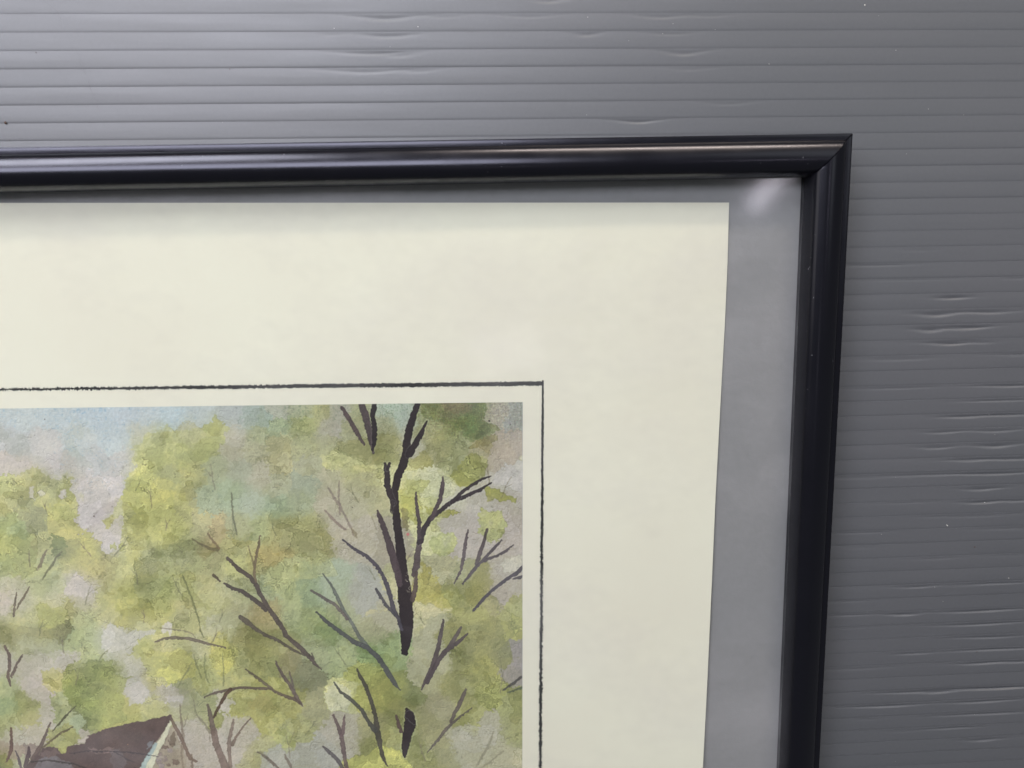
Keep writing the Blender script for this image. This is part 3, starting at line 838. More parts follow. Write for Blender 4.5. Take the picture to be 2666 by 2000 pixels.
# brush strokes: points with half-widths; colour; opacity
BR = [
 ([(890,1061,4.5),(905,1085,6),(925,1118,6.5),(938,1140,5),(949,1158,3)], (92,74,76), .95),
 ([(940,1050,8),(950,1078,10),(958,1110,9),(966,1145,7),(972,1178,3)], (84,68,72), .95),
 ([(976,1050,7),(970,1085,6),(976,1120,7),(975,1155,4.5),(970,1172,3)], (58,46,52), .97),
 ([(1088,1050,7),(1076,1085,9),(1066,1115,9),(1060,1150,10),(1057,1180,10),(1050,1210,11),(1036,1240,10),(1028,1280,9),(1030,1330,10),(1036,1380,10),(1044,1440,12),(1048,1500,15),(1054,1550,18),(1058,1600,18),(1058,1640,17),(1056,1670,13),(1054,1698,9)], (56,44,48), .98),
 ([(1111,1096,2),(1098,1125,6),(1082,1155,7.5),(1066,1182,9)], (60,48,52), .97),
 ([(1003,1207,3),(1008,1230,7.5),(1008,1262,8),(1014,1285,7),(1024,1310,6)], (60,48,52), .97),
 ([(1014,1206,3),(1010,1222,4)], (60,48,52), .95), ([(1022,1308,4),(1018,1325,2.5),(1019,1338,1.5)], (70,58,60), .9),
 ([(983,1330,3),(993,1355,7),(1005,1390,8),(1015,1420,10),(1025,1455,10),(1035,1490,10),(1040,1520,8)], (82,66,70), .96),
 ([(1078,1495,7),(1085,1470,9),(1088,1440,8),(1093,1405,7)], (92,76,78), .95),
 ([(1093,1410,8),(1105,1375,7),(1120,1350,6.5),(1145,1330,5.5),(1178,1305,5),(1210,1293,5),(1250,1275,4),(1278,1257,2)], (70,58,64), .97),
 ([(1178,1307,5),(1205,1280,4.5),(1230,1262,4.5),(1255,1247,3),(1278,1240,1.2)], (70,58,64), .97),
 ([(1154,1242,2),(1152,1270,5.5),(1146,1300,6),(1134,1325,6),(1124,1350,6)], (88,72,76), .96),
 ([(1083,1283,2.5),(1085,1320,4.5),(1092,1360,5),(1092,1400,6)], (84,70,74), .95),
 ([(1084,1490,4),(1082,1530,6),(1074,1560,7)], (92,74,72), .9),
 ([(893,1405,2),(920,1428,4),(955,1448,5),(980,1472,5),(1000,1502,5),(1008,1525,6),(1018,1560,6),(1025,1590,6.5),(1038,1612,5),(1045,1640,4)], (80,72,82), .95),
 ([(980,1532,2.5),(992,1555,4.5),(1008,1580,4.5),(1028,1598,4)], (84,78,84), .93),
 ([(1218,1380,2.5),(1212,1410,4.5),(1207,1450,4.5),(1200,1485,3.5),(1182,1520,2)], (96,80,84), .9),
 ([(1268,1378,3),(1260,1410,5),(1248,1445,5),(1240,1468,5)], (90,76,78), .93),
 ([(1307,1406,2),(1288,1425,4),(1262,1455,4.5),(1240,1475,5),(1220,1500,4),(1205,1520,2.5)], (86,74,80), .93),
 ([(1336,1419,2),(1318,1434,3.5),(1290,1448,3.5),(1262,1460,4.5)], (86,74,80), .93),
 ([(1362,1476,5),(1345,1492,5),(1320,1508,4.5),(1290,1530,4),(1260,1558,4.5),(1232,1590,3)], (78,70,78), .95),
 ([(1362,1500,4),(1350,1503,4),(1335,1508,2)], (82,74,80), .9),
 ([(840,1494,2),(860,1520,3.5),(878,1552,4.5),(895,1590,4.5),(915,1620,4.5),(935,1655,5),(955,1682,6)], (104,104,98), .85),
 ([(811,1537,3),(840,1555,4),(870,1572,4.5),(892,1595,4.5),(905,1612,4.5)], (108,94,92), .85),
 ([(823,1593,2.5),(850,1617,5),(885,1645,6),(920,1670,6),(955,1685,6.5),(985,1712,7),(1010,1750,7),(1028,1780,6),(1041,1796,2)], (86,84,84), .93),
 ([(1098,1795,2),(1112,1765,6),(1128,1730,6),(1140,1690,6),(1148,1650,5.5),(1154,1612,2)], (86,72,72), .93),
 ([(1112,1775,6),(1135,1730,6),(1155,1700,6.5),(1180,1680,5.5),(1200,1665,4),(1218,1650,2.5)], (84,70,72), .93),
 ([(1200,1632,2.5),(1190,1650,5),(1178,1672,6),(1165,1692,6)], (92,78,76), .9),
 ([(592,1453,4),(620,1480,5.5),(650,1502,6),(668,1525,6),(678,1548,6),(692,1572,6),(705,1592,6.5),(730,1625,6.5),(745,1655,6),(780,1685,6),(808,1712,6),(820,1728,4),(836,1743,1.5)], (92,78,72), .93),
 ([(585,1520,3),(605,1532,5),(630,1540,5.5),(655,1556,5.5),(680,1575,6),(692,1588,5)], (84,72,68), .93),
 ([(813,1700,1.5),(815,1715,4)], (92,78,72), .8),
 ([(625,1605,5),(642,1618,8),(660,1634,5),(690,1652,4.5),(730,1670,4),(760,1690,3.5),(795,1708,2)], (92,80,70), .88),
 ([(556,1497,4),(565,1506,4),(573,1513,2)], (88,72,60), .85),
 ([(717,1722,2.5),(735,1755,4),(755,1785,4.5),(770,1812,5.5),(788,1838,3)], (104,86,80), .9),
 ([(753,1748,2),(760,1775,3.5),(766,1800,4)], (106,90,84), .85),
 ([(534,1814,2),(560,1804,3),(590,1797,3.5),(625,1790,3.5),(665,1792,3.5),(700,1793,3.5),(735,1810,4),(768,1820,4.5),(785,1834,3)], (98,80,70), .88),
 ([(640,1742,2),(665,1760,3.5),(690,1780,4.5),(708,1794,4.5)], (104,88,74), .85),
 ([(600,1796,6),(588,1808,5),(575,1830,3.5),(562,1855,4),(556,1870,2)], (90,66,52), .92),
 ([(541,1834,3),(548,1860,6),(553,1890,7),(556,1910,6)], (112,92,82), .88),
 ([(557,1900,8),(562,1935,9),(575,1965,9),(588,2003,11)], (124,100,88), .85),
 ([(609,1873,2.5),(602,1905,4.5),(596,1935,5.5),(598,1970,5),(600,2003,5)], (128,106,92), .85),
 ([(655,1868,1.5),(635,1890,2.5),(615,1918,3),(604,1938,4)], (118,96,82), .85),
 ([(672,1958,2),(695,1973,3),(715,1990,3.5),(728,2003,3)], (110,94,82), .8),
 ([(930,1742,2.5),(940,1765,5),(953,1785,5.5),(960,1808,5),(972,1840,5.5),(980,1875,6),(982,1905,8),(988,1930,7),(995,1965,5),(1008,1995,2)], (80,72,62), .94),
 ([(870,1777,2.5),(888,1802,4),(915,1822,5),(942,1848,5),(960,1880,5),(978,1902,7)], (82,78,72), .9),
 ([(868,1862,3),(880,1890,4),(888,1915,6),(893,1945,6),(898,1975,5),(905,2003,5)], (102,82,78), .92),
 ([(898,1862,2),(895,1885,4.5),(891,1912,5)], (110,86,84), .9),
 ([(842,1944,3),(862,1962,5),(880,1980,5.5),(895,2003,5)], (92,82,82), .9),
 ([(1059,1848,5),(1066,1862,12),(1068,1885,15),(1060,1915,12),(1055,1945,10),(1054,1970,3)], (58,46,48), .98),
 ([(1066,1862,9),(1080,1882,3)], (58,46,48), .9),
 ([(1032,1864,3),(1038,1885,5),(1044,1905,5)], (96,72,68), .9),
 ([(1212,1795,3),(1200,1825,6),(1185,1855,5),(1174,1878,4)], (98,84,78), .92),
 ([(1230,1842,1.2),(1205,1860,2.5),(1180,1880,3.5),(1160,1900,4),(1142,1925,4),(1113,1958,1.5)], (102,88,80), .88),
 ([(1357,1762,3),(1335,1780,3.5),(1310,1797,2.5)], (84,78,74), .88), ([(1362,1789,3.5),(1340,1797,3),(1322,1803,1.5)], (90,96,76), .8),
 ([(1285,1905,2),(1270,1945,4),(1240,1995,2.5)], (128,118,94), .5), ([(1310,1955,2),(1275,1985,2.5),(1245,2003,2)], (128,118,90), .4),
 ([(741,1965,2),(752,1985,4),(760,2003,4)], (120,100,84), .7), ([(680,1958,2),(700,1975,2.5),(715,1990,2)], (120,106,88), .5),
 ([(884,1252,1.5),(882,1280,2.5),(884,1310,2),(885,1340,2)], (140,118,108), .65),
 ([(855,1270,2),(870,1295,3.5),(882,1312,4.5),(895,1338,3),(912,1370,2.5),(920,1392,2)], (140,120,110), .65),
 ([(845,1328,2),(860,1345,4),(885,1368,3.5),(900,1378,2)], (140,116,106), .68), ([(915,1378,3),(925,1390,4),(928,1400,2)], (128,112,78), .6),
 ([(968,1345,1.2),(975,1365,1.5),(982,1380,1.5)], (150,138,112), .5),
 ([(603,1283,1.5),(604,1315,2.2),(607,1350,2.5),(613,1375,2.2),(617,1392,1.5)], (112,112,84), .75),
 ([(500,1403,1.5),(520,1415,3),(545,1428,4),(568,1432,3.5)], (118,104,72), .8), ([(540,1388,2),(552,1405,3),(570,1428,3)], (134,106,78), .75),
 ([(678,1395,2),(672,1430,3.5),(664,1460,3.5),(662,1495,3.5),(666,1515,3)], (124,102,80), .85),
 ([(646,1420,1.5),(655,1450,2.2),(662,1472,2.5)], (132,112,82), .7),
 ([(476,1498,1.5),(485,1522,2.5),(498,1555,2.8),(510,1590,2.5),(517,1610,2),(522,1640,1.8),(530,1660,1.5)], (116,116,74), .78),
 ([(404,1671,2),(430,1662,3.5),(455,1660,4.5),(490,1663,4.5),(520,1670,4),(550,1678,3),(588,1686,2)], (112,96,82), .85),
 ([(418,1635,1.2),(445,1638,1.8),(480,1643,1.8),(500,1650,2),(508,1660,1.5)], (130,118,90), .7),
 ([(505,1705,1.5),(512,1730,2.2),(525,1765,2)], (124,124,78), .6), ([(534,1700,1.5),(532,1735,2),(538,1765,2),(545,1780,1.5)], (124,126,80), .6),
 ([(579,1700,1.5),(582,1740,2),(582,1785,2)], (124,124,84), .55), ([(500,1725,1.5),(480,1758,1.8),(463,1790,1.5)], (126,124,84), .55),
 ([(503,1820,1.5),(512,1860,2),(530,1880,3),(545,1905,3)], (130,118,94), .6),
 ([(469,1833,1.5),(472,1880,3),(478,1915,4),(472,1960,3),(478,2003,3)], (140,118,96), .7),
 ([(445,1868,3),(455,1888,4.5),(470,1915,5),(482,1945,5),(495,1975,4.5),(512,1982,3)], (124,98,82), .85),
 ([(498,1965,3),(502,2003,3.5)], (128,104,84), .75),
 ([(77,1434,1.5),(76,1455,2.8),(79,1475,1.5)], (136,126,92), .8), ([(121,1432,2),(112,1452,4.5),(106,1470,4),(98,1485,2)], (134,116,92), .8),
 ([(163,1436,2),(148,1450,2.5),(135,1472,3.5),(122,1488,2.5),(110,1510,1)], (120,116,82), .8),
 ([(44,1543,2),(40,1570,3),(36,1604,2.5)], (116,98,80), .9), ([(77,1528,1.8),(62,1556,3),(48,1575,3),(44,1586,1.5)], (120,102,80), .9),
 ([(13,1683,3.5),(24,1705,4.5),(26,1730,4.5),(22,1760,4),(27,1785,3)], (112,90,82), .93), ([(58,1705,1.8),(44,1730,3.5),(30,1762,4)], (114,94,84), .92),
 ([(28,1896,2.5),(30,1925,4.5),(29,1955,5.5),(18,1983,2.5)], (108,78,66), .93), ([(195,1840,1.5),(165,1872,3.2),(136,1905,1.5)], (92,84,56), .9),
 ([(131,1882,2),(118,1915,3.5),(106,1942,4.5),(85,1975,6)], (104,82,72), .9), ([(190,1892,1.5),(160,1908,2.8),(125,1935,2.5),(108,1948,2)], (104,86,58), .9),
 ([(76,1945,3),(74,1965,6),(66,1995,5)], (94,72,70), .93), ([(41,1955,1.5),(50,1980,4),(56,2003,3.5)], (96,80,80), .9),
 ([(282,1692,1.2),(270,1702,1.8),(258,1718,1.2)], (134,132,86), .8),
]
ROOF = [(226,1917),(271,1899),(349,1881),(400,1871),(447,1861),(450,1870),(438,1888),(426,1905),(402,1935),(385,1965),(361,2004),(62,2004),(80,1978),(100,1952),(128,1943),(150,1950),(160,1960),(173,1962),(174,1944),(222,1936)]
EAVE = [(443,1874),(449,1882),(437,1905),(428,1935),(412,1960),(397,2004),(362,2004),(385,1965),(408,1935),(430,1899)]
TEAL = [(405,1932),(412,1936),(396,1965),(376,2004),(362,2004),(382,1965)]
WALL = [(450,1885),(470,1930),(480,1965),(488,2004),(397,2004),(412,1962),(428,1938),(440,1905)]


def paint():
    H, W = 966, 1370
    lin = lambda c: np.where(c <= .04045, c / 12.92, ((c + .055) / 1.055) ** 2.4)
    pts = np.array([[float(q) for q in s.split(',')] for line in CP.strip().split('\n') for s in line.split(';')], np.float32)
    yy, xx = np.mgrid[0:H, 0:W].astype(np.float32)
    gx, gy = xx + X0, yy + Y0
    # ragged, leaf-like boundaries
    big = [fbm(H, W, 70, 100 + i, 3) for i in (0, 1)]
    mid = [fbm(H, W, 20, 200 + i, 3, .6) for i in (0, 1)]
    tiny = [vnoise(H, W, 4.5, 300 + i) for i in (0, 1)]
    wx_ = gx + 7 * big[0] + 10 * mid[0] + 5 * tiny[0]
    wy_ = gy + 8 * big[1] + 9 * mid[1] + 5 * tiny[1]
    best = np.full((H, W), 1e9, np.float32)
    rag = [fbm(H, W, 11, 240 + i, 2, .7) for i in (0, 1)]
    hx_ = wx_ + 9 * rag[0]
    hy_ = wy_ + 9 * rag[1]
    lab = np.zeros((H, W), int)
    num = np.zeros((H, W, 3), np.float32)
    den = np.zeros((H, W), np.float32)
    for i, q in enumerate(pts):
        x0, x1 = max(0, int(q[0] - X0 - 125)), min(W, int(q[0] - X0 + 125))
        y0, y1 = max(0, int(q[1] - Y0 - 125)), min(H, int(q[1] - Y0 + 125))
        s = (slice(y0, y1), slice(x0, x1))
        d = (wx_[s] - q[0]) ** 2 + (wy_[s] - q[1]) ** 2
        dh = (hx_[s] - q[0]) ** 2 + (hy_[s] - q[1]) ** 2
        m = dh < best[s]
        best[s] = np.where(m, dh, best[s])
        lab[s] = np.where(m, i, lab[s])
        g = np.exp(-d / (2 * 21. ** 2)) + 1e-6
        num[s] += g[..., None] * q[2:5]
        den[s] += g
    soft = num / den[..., None]
    hard = pts[lab][..., 2:5]
    k = np.clip(.50 + .9 * fbm(H, W, 90, 41, 2), .05, .9)[..., None]
    col = soft * (1 - k) + hard * k
    sky = np.clip((1140 + 60 * big[0] + 30 * mid[1] - gy) / 45, 0, 1) * np.clip((600 - gx) / 220, 0, 1)
    sky2 = np.clip(1 - ((gx - 250) / 160) ** 2 - ((gy - 1170) / 130) ** 2, 0, 1)

    def rim(label_edge, amt, c):
        return c * (1 - amt * label_edge[..., None] * np.array([.9, .8, 1.1]))
    # dried-pigment rims where two washes of different tone meet
    ed = np.zeros((H, W), np.float32)
    lum = hard.mean(-1)
    ed[:, 1:] = np.maximum(ed[:, 1:], np.abs(lum[:, 1:] - lum[:, :-1]))
    ed[1:] = np.maximum(ed[1:], np.abs(lum[1:] - lum[:-1]))
    ed = np.clip(ed / 22, 0, 1) * np.clip(.1 + 1.4 * mid[0] + big[1], 0, 1) * k[..., 0]
    col = rim(ed, .34, col)

    def blur(a, n):
        for _ in range(n):
            a = (a + np.roll(a, 1, 0) + np.roll(a, -1, 0) + np.roll(a, 1, 1) + np.roll(a, -1, 1)) / 5
        return a

    def poly(P, wob=1.0):
        P = np.array(P, np.float32)
        x0, x1 = max(0, int(P[:, 0].min() - X0 - 25)), min(W, int(P[:, 0].max() - X0 + 26))
        y0, y1 = max(0, int(P[:, 1].min() - Y0 - 25)), min(H, int(P[:, 1].max() - Y0 + 26))
        s = (slice(y0, y1), slice(x0, x1))
        ax_ = gx[s] + wob * (4.5 * mid[0][s] + 2.6 * tiny[0][s] + 5 * rag[0][s])
        ay_ = gy[s] + wob * (4.5 * mid[1][s] + 2.6 * tiny[1][s] + 5 * rag[1][s])
        ins = np.zeros(ax_.shape, bool)
        for (ax0, ay0), (bx0, by0) in zip(P, np.roll(P, -1, 0)):
            if ay0 == by0:
                continue
            c = ((ay0 > ay_) != (by0 > ay_)) & (ax_ < (bx0 - ax0) * (ay_ - ay0) / (by0 - ay0) + ax0)
            ins ^= c
        return s, ins.astype(np.float32)

    def lay(P, c, op, edge, wob=1.0, var=.06):
        s, m = poly(P, wob)
        soft_m = blur(m, 1)
        inner = blur(m, 5)
        r = np.clip(1 - np.abs(inner - .60) / .2, 0, 1) * m * np.clip(.6 + 1.3 * mid[1][s], 0, 1)
        c = np.array(c, np.float32) * (1 + var * (big[0][s] + mid[1][s]))[..., None]
        o = (op * soft_m * (1 if op > .93 else np.clip(1 + .5 * mid[0][s], 0, 1)))[..., None]
        col[s] = col[s] * (1 - o) + c * o
        col[s] = rim(r, edge * 1.0, col[s])

    for P, c, op, e in PATCH:
        lay(P, c, op, e)
    # scattered small daubs of leaf colour with ragged outlines
    r = random.Random(8)
    n1 = fbm(H, W, 26, 501, 3, .6)
    n2 = fbm(H, W, 17, 601, 3, .6)
    leaf = 1 - np.clip(sky * 1.5, 0, 1) * 1.0
    green = np.clip((col[..., 1] - col[..., 2] - 25) / 25, 0, 1)
    n3 = fbm(H, W, 62, 701, 4, .56)
    n4 = fbm(H, W, 44, 801, 4, .56, 60)
    sharp_ = (.25 + .75 * green) * np.clip(.5 + 1.2 * fbm(H, W, 110, 811, 2), .15, 1)
    for nn, thr, mul, st in ((n3, .12, (.91, .91, .84), .9), (-n4, .14, (1.07, 1.055, 1.03), .9), (n4, .22, (.91, .92, .90), .8), (-n3, .24, (1.06, 1.055, 1.05), .8),
                             (n1, .34, (.92, .93, .87), .5), (n2, .40, (1.07, 1.06, 1.04), .5), (-n1, .40, (1.05, 1.05, 1.0), .5), (-n2, .40, (.90, .91, .88), .5)):
        gr = np.hypot(nn - np.roll(nn, 1, 0), nn - np.roll(nn, 1, 1)) + 2e-3
        dpx = (nn - thr) / gr
        a = np.clip(.5 + dpx / 1.6, 0, 1) * np.clip(leaf, 0, 1) * st * (.35 + .65 * green)
        b = np.clip(1 - np.abs(dpx - 1.5) / 1.7, 0, 1) * leaf * .24 * sharp_ * np.clip(.3 + 1.3 * mid[1], 0, 1)
        c_ = np.clip(1 - np.abs(dpx + 1.5) / 1.5, 0, 1) * leaf * .10 * sharp_ * np.clip(.3 + 1.3 * mid[1], 0, 1)
        col = col * (1 + a[..., None] * (np.array(mul) - 1)) * (1 - b[..., None]) * (1 + c_[..., None])
    # house
    lay(WALL, (146, 130, 108), .9, .1, .6, .10)
    for q in range(26):
        sx, sy = r.uniform(405, 485), r.uniform(1915, 2000)
        if sx < 400 + (2000 - sy) * .35 or sx > 448 + (sy - 1885) * .33:
            continue
        a, b = r.uniform(5, 12), r.uniform(4, 9)
        lay([(sx - a, sy - b), (sx + a * .7, sy - b * 1.1), (sx + a, sy + b * .6), (sx - a * .5, sy + b)], r.choice([(128, 108, 100), (150, 134, 116), (108, 86, 74), (140, 122, 118), (96, 74, 64), (152, 142, 120)]), .75, .2, .6)
    lay([(445, 1915), (456, 1905), (462, 1925), (450, 1945), (440, 1938)], (98, 80, 62), .7, .1, .6)
    lay(ROOF, (80, 60, 55), .97, .08, .45, .10)
    lay([(100, 1975), (140, 1968), (180, 1985), (200, 2004), (80, 2004)], (112, 108, 110), .6, .05)
    lay([(290, 1955), (312, 1950), (335, 1990), (320, 2004), (290, 2004)], (98, 86, 86), .6, .05)
    lay([(300, 1955), (278, 1958), (262, 1965), (290, 1962)], (142, 112, 104), .5, .0)
    lay([(230, 1950), (300, 1946), (290, 1956), (240, 1960)], (150, 122, 112), .4, .0)
    lay([(198, 1933), (222, 1918), (230, 1920), (222, 1934)], (176, 158, 144), .85, .2, .6)
    lay([(105, 1960), (140, 1948), (165, 1962), (140, 1970), (110, 1972)], (118, 96, 88), .4, .0)
    lay(EAVE, (184, 176, 146), .97, .25, .4, .03)
    lay(TEAL, (132, 148, 146), .8, .15, .4)
    lay([(380, 1938), (402, 1925), (398, 1942), (385, 1950)], (120, 126, 132), .6, .1, .6)
    # brush strokes
    ext = [([(180, 1962, 1), (225, 1956, 1.5), (280, 1956, 1.5), (340, 1958, 1.2), (405, 1968, 1.2), (412, 1970, 1)], (60, 48, 50), .7),
           ([(80, 1983, 1.5), (130, 1980, 2), (190, 1988, 2), (230, 2003, 2)], (66, 54, 48), .8),
           ([(298, 1957, 1), (330, 1975, 1.2), (350, 1985, 1)], (60, 50, 52), .6)]
    for _ in range(34):
        bx, by = r.uniform(60, 1330), r.uniform(1250, 1990)
        an = r.uniform(-.7, .7)
        L = r.uniform(30, 70)
        tx, ty = bx + L * math.sin(an), by - L * math.cos(an)
        mx_, my_ = (bx + tx) / 2 + r.uniform(-4, 4), (by + ty) / 2
        cc_ = r.choice([(126, 112, 86), (118, 116, 84), (134, 116, 98)])
        ext.append(([(bx, by, 1.6), (mx_, my_, 1.6), (tx, ty, .5)], cc_, .55))
        an += r.choice([-1, 1]) * r.uniform(.35, .7)
        L *= r.uniform(.4, .6)
        ext.append(([(mx_, my_, 1.3), (mx_ + L * math.sin(an), my_ - L * math.cos(an), .4)], cc_, .5))
    for P, c, op in ext + BR:
        dark = sum(c) < 200
        P = np.array(P, np.float32)
        x0, x1 = max(0, int(P[:, 0].min() - X0 - 28)), min(W, int(P[:, 0].max() - X0 + 29))
        y0, y1 = max(0, int(P[:, 1].min() - Y0 - 28)), min(H, int(P[:, 1].max() - Y0 + 29))
        s = (slice(y0, y1), slice(x0, x1))
        ax_ = gx[s] + 1.1 * tiny[1][s] + 1.4 * mid[0][s]
        ay_ = gy[s] + 1.1 * tiny[0][s] + 1.4 * mid[1][s]
        sd = np.full(ax_.shape, 1e9, np.float32)
        for a, b in zip(P[:-1], P[1:]):
            dx, dy = b[0] - a[0], b[1] - a[1]
            t = np.clip(((ax_ - a[0]) * dx + (ay_ - a[1]) * dy) / (dx * dx + dy * dy + 1e-6), 0, 1)
            d = np.hypot(ax_ - a[0] - t * dx, ay_ - a[1] - t * dy) - (a[2] + (b[2] - a[2]) * t)
            sd = np.minimum(sd, d)
        sd = sd + (.9 * tiny[0][s]) - (.0 if dark else -.1)
        m = np.clip(.5 - sd / (1.3 if op > .8 else 2.4), 0, 1)
        tone = 1 + .14 * mid[1][s] + .10 * big[0][s]
        ridge = np.clip(1 - np.abs(sd + 1.2) / 1.6, 0, 1) * .10
        o = (m * op)[..., None]
        cc = np.array(c, np.float32) * (.80 if dark else .88) * (tone - ridge)[..., None]
        col[s] = col[s] * (1 - o) + cc * o
        # faint pale halo along the heavy strokes
        if dark and P[:, 2].max() > 3:
            hl = np.clip(1 - np.abs(sd - 2.6) / 1.8, 0, 1) * .16
            col[s] = col[s] * (1 - hl[..., None]) + 205 * hl[..., None]
    # dry-brush break at the foot of the trunk fork
    brk = np.clip((vnoise(H, W, 3.0, 77) + vnoise(H, W, 9, 78) * .6 - .35) * 5, 0, 1) * np.clip(1 - ((gx - 1064) / 11) ** 2 - ((gy - 1515) / 34) ** 2, 0, 1)
    col = col * (1 - brk[..., None] * .8) + np.array([172, 160, 138]) * brk[..., None] * .8
    # small speckles and paper tooth
    g1 = vnoise(H, W, 2.2, 900) + .8 * vnoise(H, W, 5, 901)
    t1 = fbm(H, W, 60, 902, 2)
    sp = np.clip((g1 - .62 + .5 * t1) * 1.6, 0, 1)
    blue = np.clip(sky + sky2 * .8, 0, 1) * sp
    weave = vnoise(H, W, 14, 905, 2.6) + vnoise(H, W, 2.6, 906, 14)
    blue = np.clip(blue * 1.2 + np.clip(sky, 0, 1) * np.clip(weave - .55, 0, 1) * .8, 0, 1)[..., None]
    col = col * (1 - .42 * blue) + np.array([112, 152, 186]) * .42 * blue
    topband = np.clip(1 - (gy - 1050) / 130, 0, 1) * np.clip((gx - 600) / 100, 0, 1)
    g2 = vnoise(H, W, 2.4, 910)
    g3 = vnoise(H, W, 2.0, 911)
    dk = np.clip((g2 - .25) * 1.8, 0, 1) * topband
    col = col * (1 - dk[..., None] * np.array([.20, .13, .18]))
    rnk = np.clip(topband * 1.6, 0, 1) * np.clip((gx - 1050) / 60, 0, 1)
    col = col * (1 + rnk[..., None] * .09 * (g3 + .6 * weave)[..., None]) + rnk[..., None] * np.stack([8 * g2, 6 * g3, 10 * weave * g2], -1)
    col *= (1 + (.022 * vnoise(H, W, 2.0, 920) + .025 * vnoise(H, W, 5, 921) + .02 * fbm(H, W, 34, 922, 3))[..., None])
    dk2 = np.clip((fbm(H, W, 9, 930, 3, .7) - .42) * 5, 0, 1) * np.clip((fbm(H, W, 80, 931, 2) + .15) * 2, 0, 1) * (1 - sky)
    col = col * (1 - .13 * dk2[..., None])
    lt2 = np.clip((fbm(H, W, 8, 940, 3, .7) - .5) * 6, 0, 1) * np.clip((fbm(H, W, 90, 941, 2)) * 2.5, 0, 1)
    col = col * (1 + .10 * lt2[..., None])
    # tooth of the watercolour paper: fine relief caught in the print, lit from the upper left in the original
    tooth = 1.0 * vnoise(H, W, 3.2, 950) + .9 * vnoise(H, W, 6.5, 951) + .6 * vnoise(H, W, 13, 952)
    emb = (tooth - np.roll(np.roll(tooth, 2, 0), 2, 1))
    tz = np.clip(.55 + .5 * fbm(H, W, 120, 953, 2) + .35 * np.clip((gx - 300) / 500, 0, 1), .15, 1)
    col *= (1 + .034 * (emb * tz))[..., None]
    # crackled outlines of dried paint: contour of a warped noise, dark with a light lower lip
    cn = fbm(H, W, 75, 960, 5, .62)
    for lv in (-.12, .16):
        d0 = cn - lv
        gr = np.hypot(d0 - np.roll(d0, 1, 0), d0 - np.roll(d0, 1, 1)) + 1e-4
        cl = np.clip(1 - np.abs(d0) / gr / 1.3, 0, 1) * np.clip(mid[0] * 2.2 + big[1] * .6, 0, 1) * (1 - .8 * sky)
        col *= (1 - .20 * cl)[..., None]
        col *= (1 + .09 * np.roll(np.roll(cl, 2, 0), 1, 1))[..., None]
    for (dx, dy, rad, cc) in [(1274, 1096, 2.6, (40, 34, 30)), (1329, 1106, 1.6, (60, 54, 50)), (1062, 1391, 4, (190, 96, 96)), (117, 1092, 1.8, (110, 104, 104)), (245, 1344, 2.6, (110, 96, 90)), (918, 1321, 1.3, (60, 60, 50)),
                              (189, 1213, 0, (0, 0, 0)), (554, 1279, 1.5, (90, 100, 90)), (524, 1268, 1.5, (110, 100, 70)), (375, 1197, 2, (130, 125, 70)), (333, 1938, 1.3, (150, 100, 70))]:
        m = np.clip(rad + .5 - np.hypot(gx - dx, (gy - dy)), 0, 1)[..., None] * .85
        col = col * (1 - m) + np.array(cc) * m
    # thin blue-violet fringe of the printing plate along the edges
    fr_ = np.clip(1 - (1361 - gx) / 3.0, 0, 1) * .35
    col = col * (1 - fr_[..., None]) + np.array([140, 146, 176]) * fr_[..., None]
    soft_c = blur(col, 4)
    col = col + .55 * (col - soft_c)
    col[..., 2] = np.maximum(col[..., 2], .52 * col[..., 1])
    g_ = col.mean(-1, keepdims=True)
    col = (g_ + (col - g_) * .82) * np.array([1.03, 1.025, 1.015])
    # from seen colour to pigment: relative to the bare paper beside it
    ppr = np.stack([np.interp(np.arange(H) + Y0, [1050, 1500, 2000], v) for v in ((222, 207, 192), (215, 199, 183), (200, 182, 165))], -1)[:, None, :]
    alb = lin(np.clip(col, 3, 250) / 255) / lin(ppr / 255) * np.array([.76, .745, .62])
    alb = np.clip(alb, 0, 1)
    return np.where(alb <= .0031308, alb * 12.92, 1.055 * alb ** (1 / 2.4) - .055)


# picture area on the sheet (mm)
PICW, PICH = 262.0, 335.0
ac = unproj(1361, 1047, PZ)
a2 = unproj(0, 1064, PZ)
aang = math.atan2(ac[1] - a2[1], ac[0] - a2[0])
a3 = unproj(1360, 2000, PZ)
vang = math.atan2(-(a3[0] - ac[0]), -(a3[1] - ac[1]))
hx, hy = math.cos(aang), math.sin(aang)
vx, vy = -math.sin(vang), -math.cos(vang)
RES = 0.14
tw, th = int(PICW / RES), int(PICH / RES)
gu = (np.arange(tw) + .5) * RES            # mm left of the right edge
gv = (np.arange(th) + .5) * RES            # mm below the top edge
GU, GV = np.meshgrid(gu, gv)
wx = ac[0] - hx * GU + vx * GV
wy = ac[1] - hy * GU + vy * GV
qx, qy = proj(wx, wy, PZ)
canvas = paint()
H_, W_ = canvas.shape[:2]
ix = np.abs(qx - X0)
iy = np.abs(qy - Y0)
ix = np.where(ix > W_ - 2, 2 * (W_ - 2) - ix, ix)
iy = np.where(iy > H_ - 2, 2 * (H_ - 2) - iy, iy)
ix = np.clip(np.abs(ix), 0, W_ - 2.01)
iy = np.clip(np.abs(iy), 0, H_ - 2.01)
xi, yi = ix.astype(int), iy.astype(int)
fx, fy = (ix - xi)[..., None], (iy - yi)[..., None]
tex = (canvas[yi, xi] * (1 - fx) + canvas[yi, xi + 1] * fx) * (1 - fy) + (canvas[yi + 1, xi] * (1 - fx) + canvas[yi + 1, xi + 1] * fx) * fy
img = bpy.data.images.new('watercolour_print', tw, th, alpha=False, float_buffer=False)
buf = np.ones((th, tw, 4), np.float32)
buf[..., :3] = tex[::-1, ::-1]             # image rows run upward, columns rightward
img.pixels.foreach_set(buf.ravel())
img.update()
img.pack()

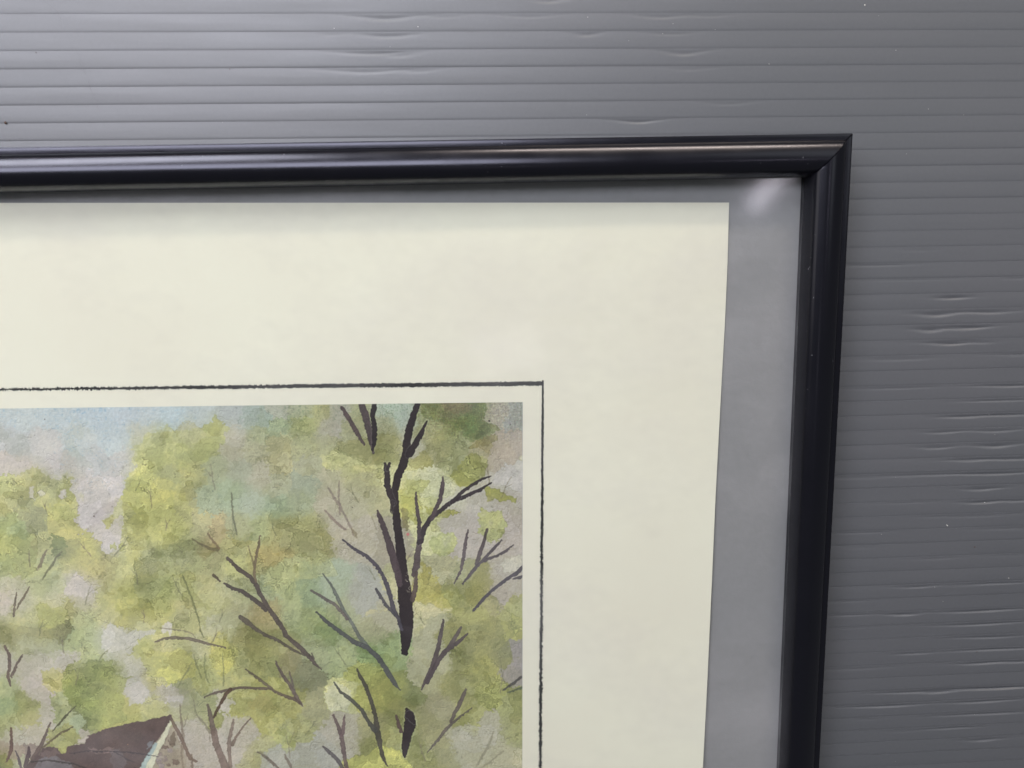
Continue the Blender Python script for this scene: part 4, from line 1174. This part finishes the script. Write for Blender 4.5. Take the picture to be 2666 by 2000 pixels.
p = Mat('printed_watercolour')
ti = p.n('ShaderNodeTexImage')
ti.image = img
ti.interpolation = 'Cubic'
ti.extension = 'EXTEND'
p.l(ti.outputs['Color'], p.b.inputs['Base Color'])
p.b.inputs['Roughness'].default_value = 0.6
p.b.inputs['Specular IOR Level'].default_value = 0.3
p.l(p.bump(p.noise(p.coords(), 900, 3), 0.00003, 0.4), p.b.inputs['Normal'])
M_ART = p.m

nu, nv = 60, 80
su = np.linspace(0, PICW, nu)
sv = np.linspace(0, PICH, nv)
SU, SV = np.meshgrid(su[::-1], sv)
ax = ac[0] - hx * SU + vx * SV
ay = ac[1] - hy * SU + vy * SV
az = curl(np.interp(ay, ey[::-1], ex[::-1]) - ax, ey[0] - ay) + 0.03
uvs = np.stack([1 - SU / PICW, 1 - SV / PICH], -1)
pic = grid_mesh('picture', ax[::-1], ay[::-1], az[::-1], M_ART, paper, uvs[::-1])


# hand-drawn border line: four crayon strokes with ragged edges
def border(p0, p1, width_f, rag, seed):
    r = np.random.RandomState(seed)
    L = math.dist(p0, p1)
    n = int(L / 0.16)
    t = np.linspace(0, 1, n)
    x = p0[0] + (p1[0] - p0[0]) * t
    y = p0[1] + (p1[1] - p0[1]) * t
    nx, ny = -(p1[1] - p0[1]) / L, (p1[0] - p0[0]) / L
    wdt = width_f(t)
    sm = np.convolve(r.uniform(-1, 1, n), np.ones(60) / 60, 'same') * 0.25
    up = wdt * .5 + rag(t) * r.uniform(-1, .75, n) + sm
    dn = wdt * .5 + rag(t) * r.uniform(-1, .75, n) - sm
    z = curl(np.interp(y, ey[::-1], ex[::-1]) - x, ey[0] - y) + 0.045
    vs, fs = [], []
    for i in range(n):
        vs += [((x[i] + nx * up[i]) * MM, (y[i] + ny * up[i]) * MM, z[i] * MM), ((x[i] - nx * dn[i]) * MM, (y[i] - ny * dn[i]) * MM, z[i] * MM)]
        if i and up[i] + dn[i] > .02 and up[i - 1] + dn[i - 1] > .02:
            fs.append((2 * i - 2, 2 * i - 1, 2 * i + 1, 2 * i))
    return link('border_line', vs, fs, M_LINE, paper)


lc = unproj(1411, 998.5, PZ)
ll = unproj(0, 1014.5, PZ)
lr = unproj(1406.5, 2000, PZ)
lr0 = unproj(1413.5, 990, PZ)
dT = ((ll[0] - lc[0]) / math.dist(ll, lc), (ll[1] - lc[1]) / math.dist(ll, lc))
dR = ((lr[0] - lr0[0]) / math.dist(lr, lr0), (lr[1] - lr0[1]) / math.dist(lr, lr0))
LT, LR_ = 276.0, 349.0
vis = math.dist(ll, lc)
e_t = (lc[0] + dT[0] * LT, lc[1] + dT[1] * LT)
e_r = (lr0[0] + dR[0] * LR_, lr0[1] + dR[1] * LR_)
border(lc, e_t, lambda t: np.interp(t * LT, [0, 40, 90, 140, 175, 200], [1.35, 1.3, 1.1, .85, .55, .6]), lambda t: np.interp(t * LT, [0, 80, 130, 180], [.26, .30, .34, .42]), 1)
border(lr0, e_r, lambda t: np.interp(t * LR_, [0, 10, 60, 100, 150, 200], [.55, .75, .95, 1.1, .9, .75]), lambda t: np.interp(t * LR_, [0, 20, 60, 150], [.08, .2, .34, .42]), 2)
c4 = (e_t[0] + dR[0] * LR_, e_t[1] + dR[1] * LR_)
border(e_t, c4, lambda t: .7 + 0 * t, lambda t: .2 + 0 * t, 3)
border(e_r, c4, lambda t: .8 + 0 * t, lambda t: .2 + 0 * t, 4)
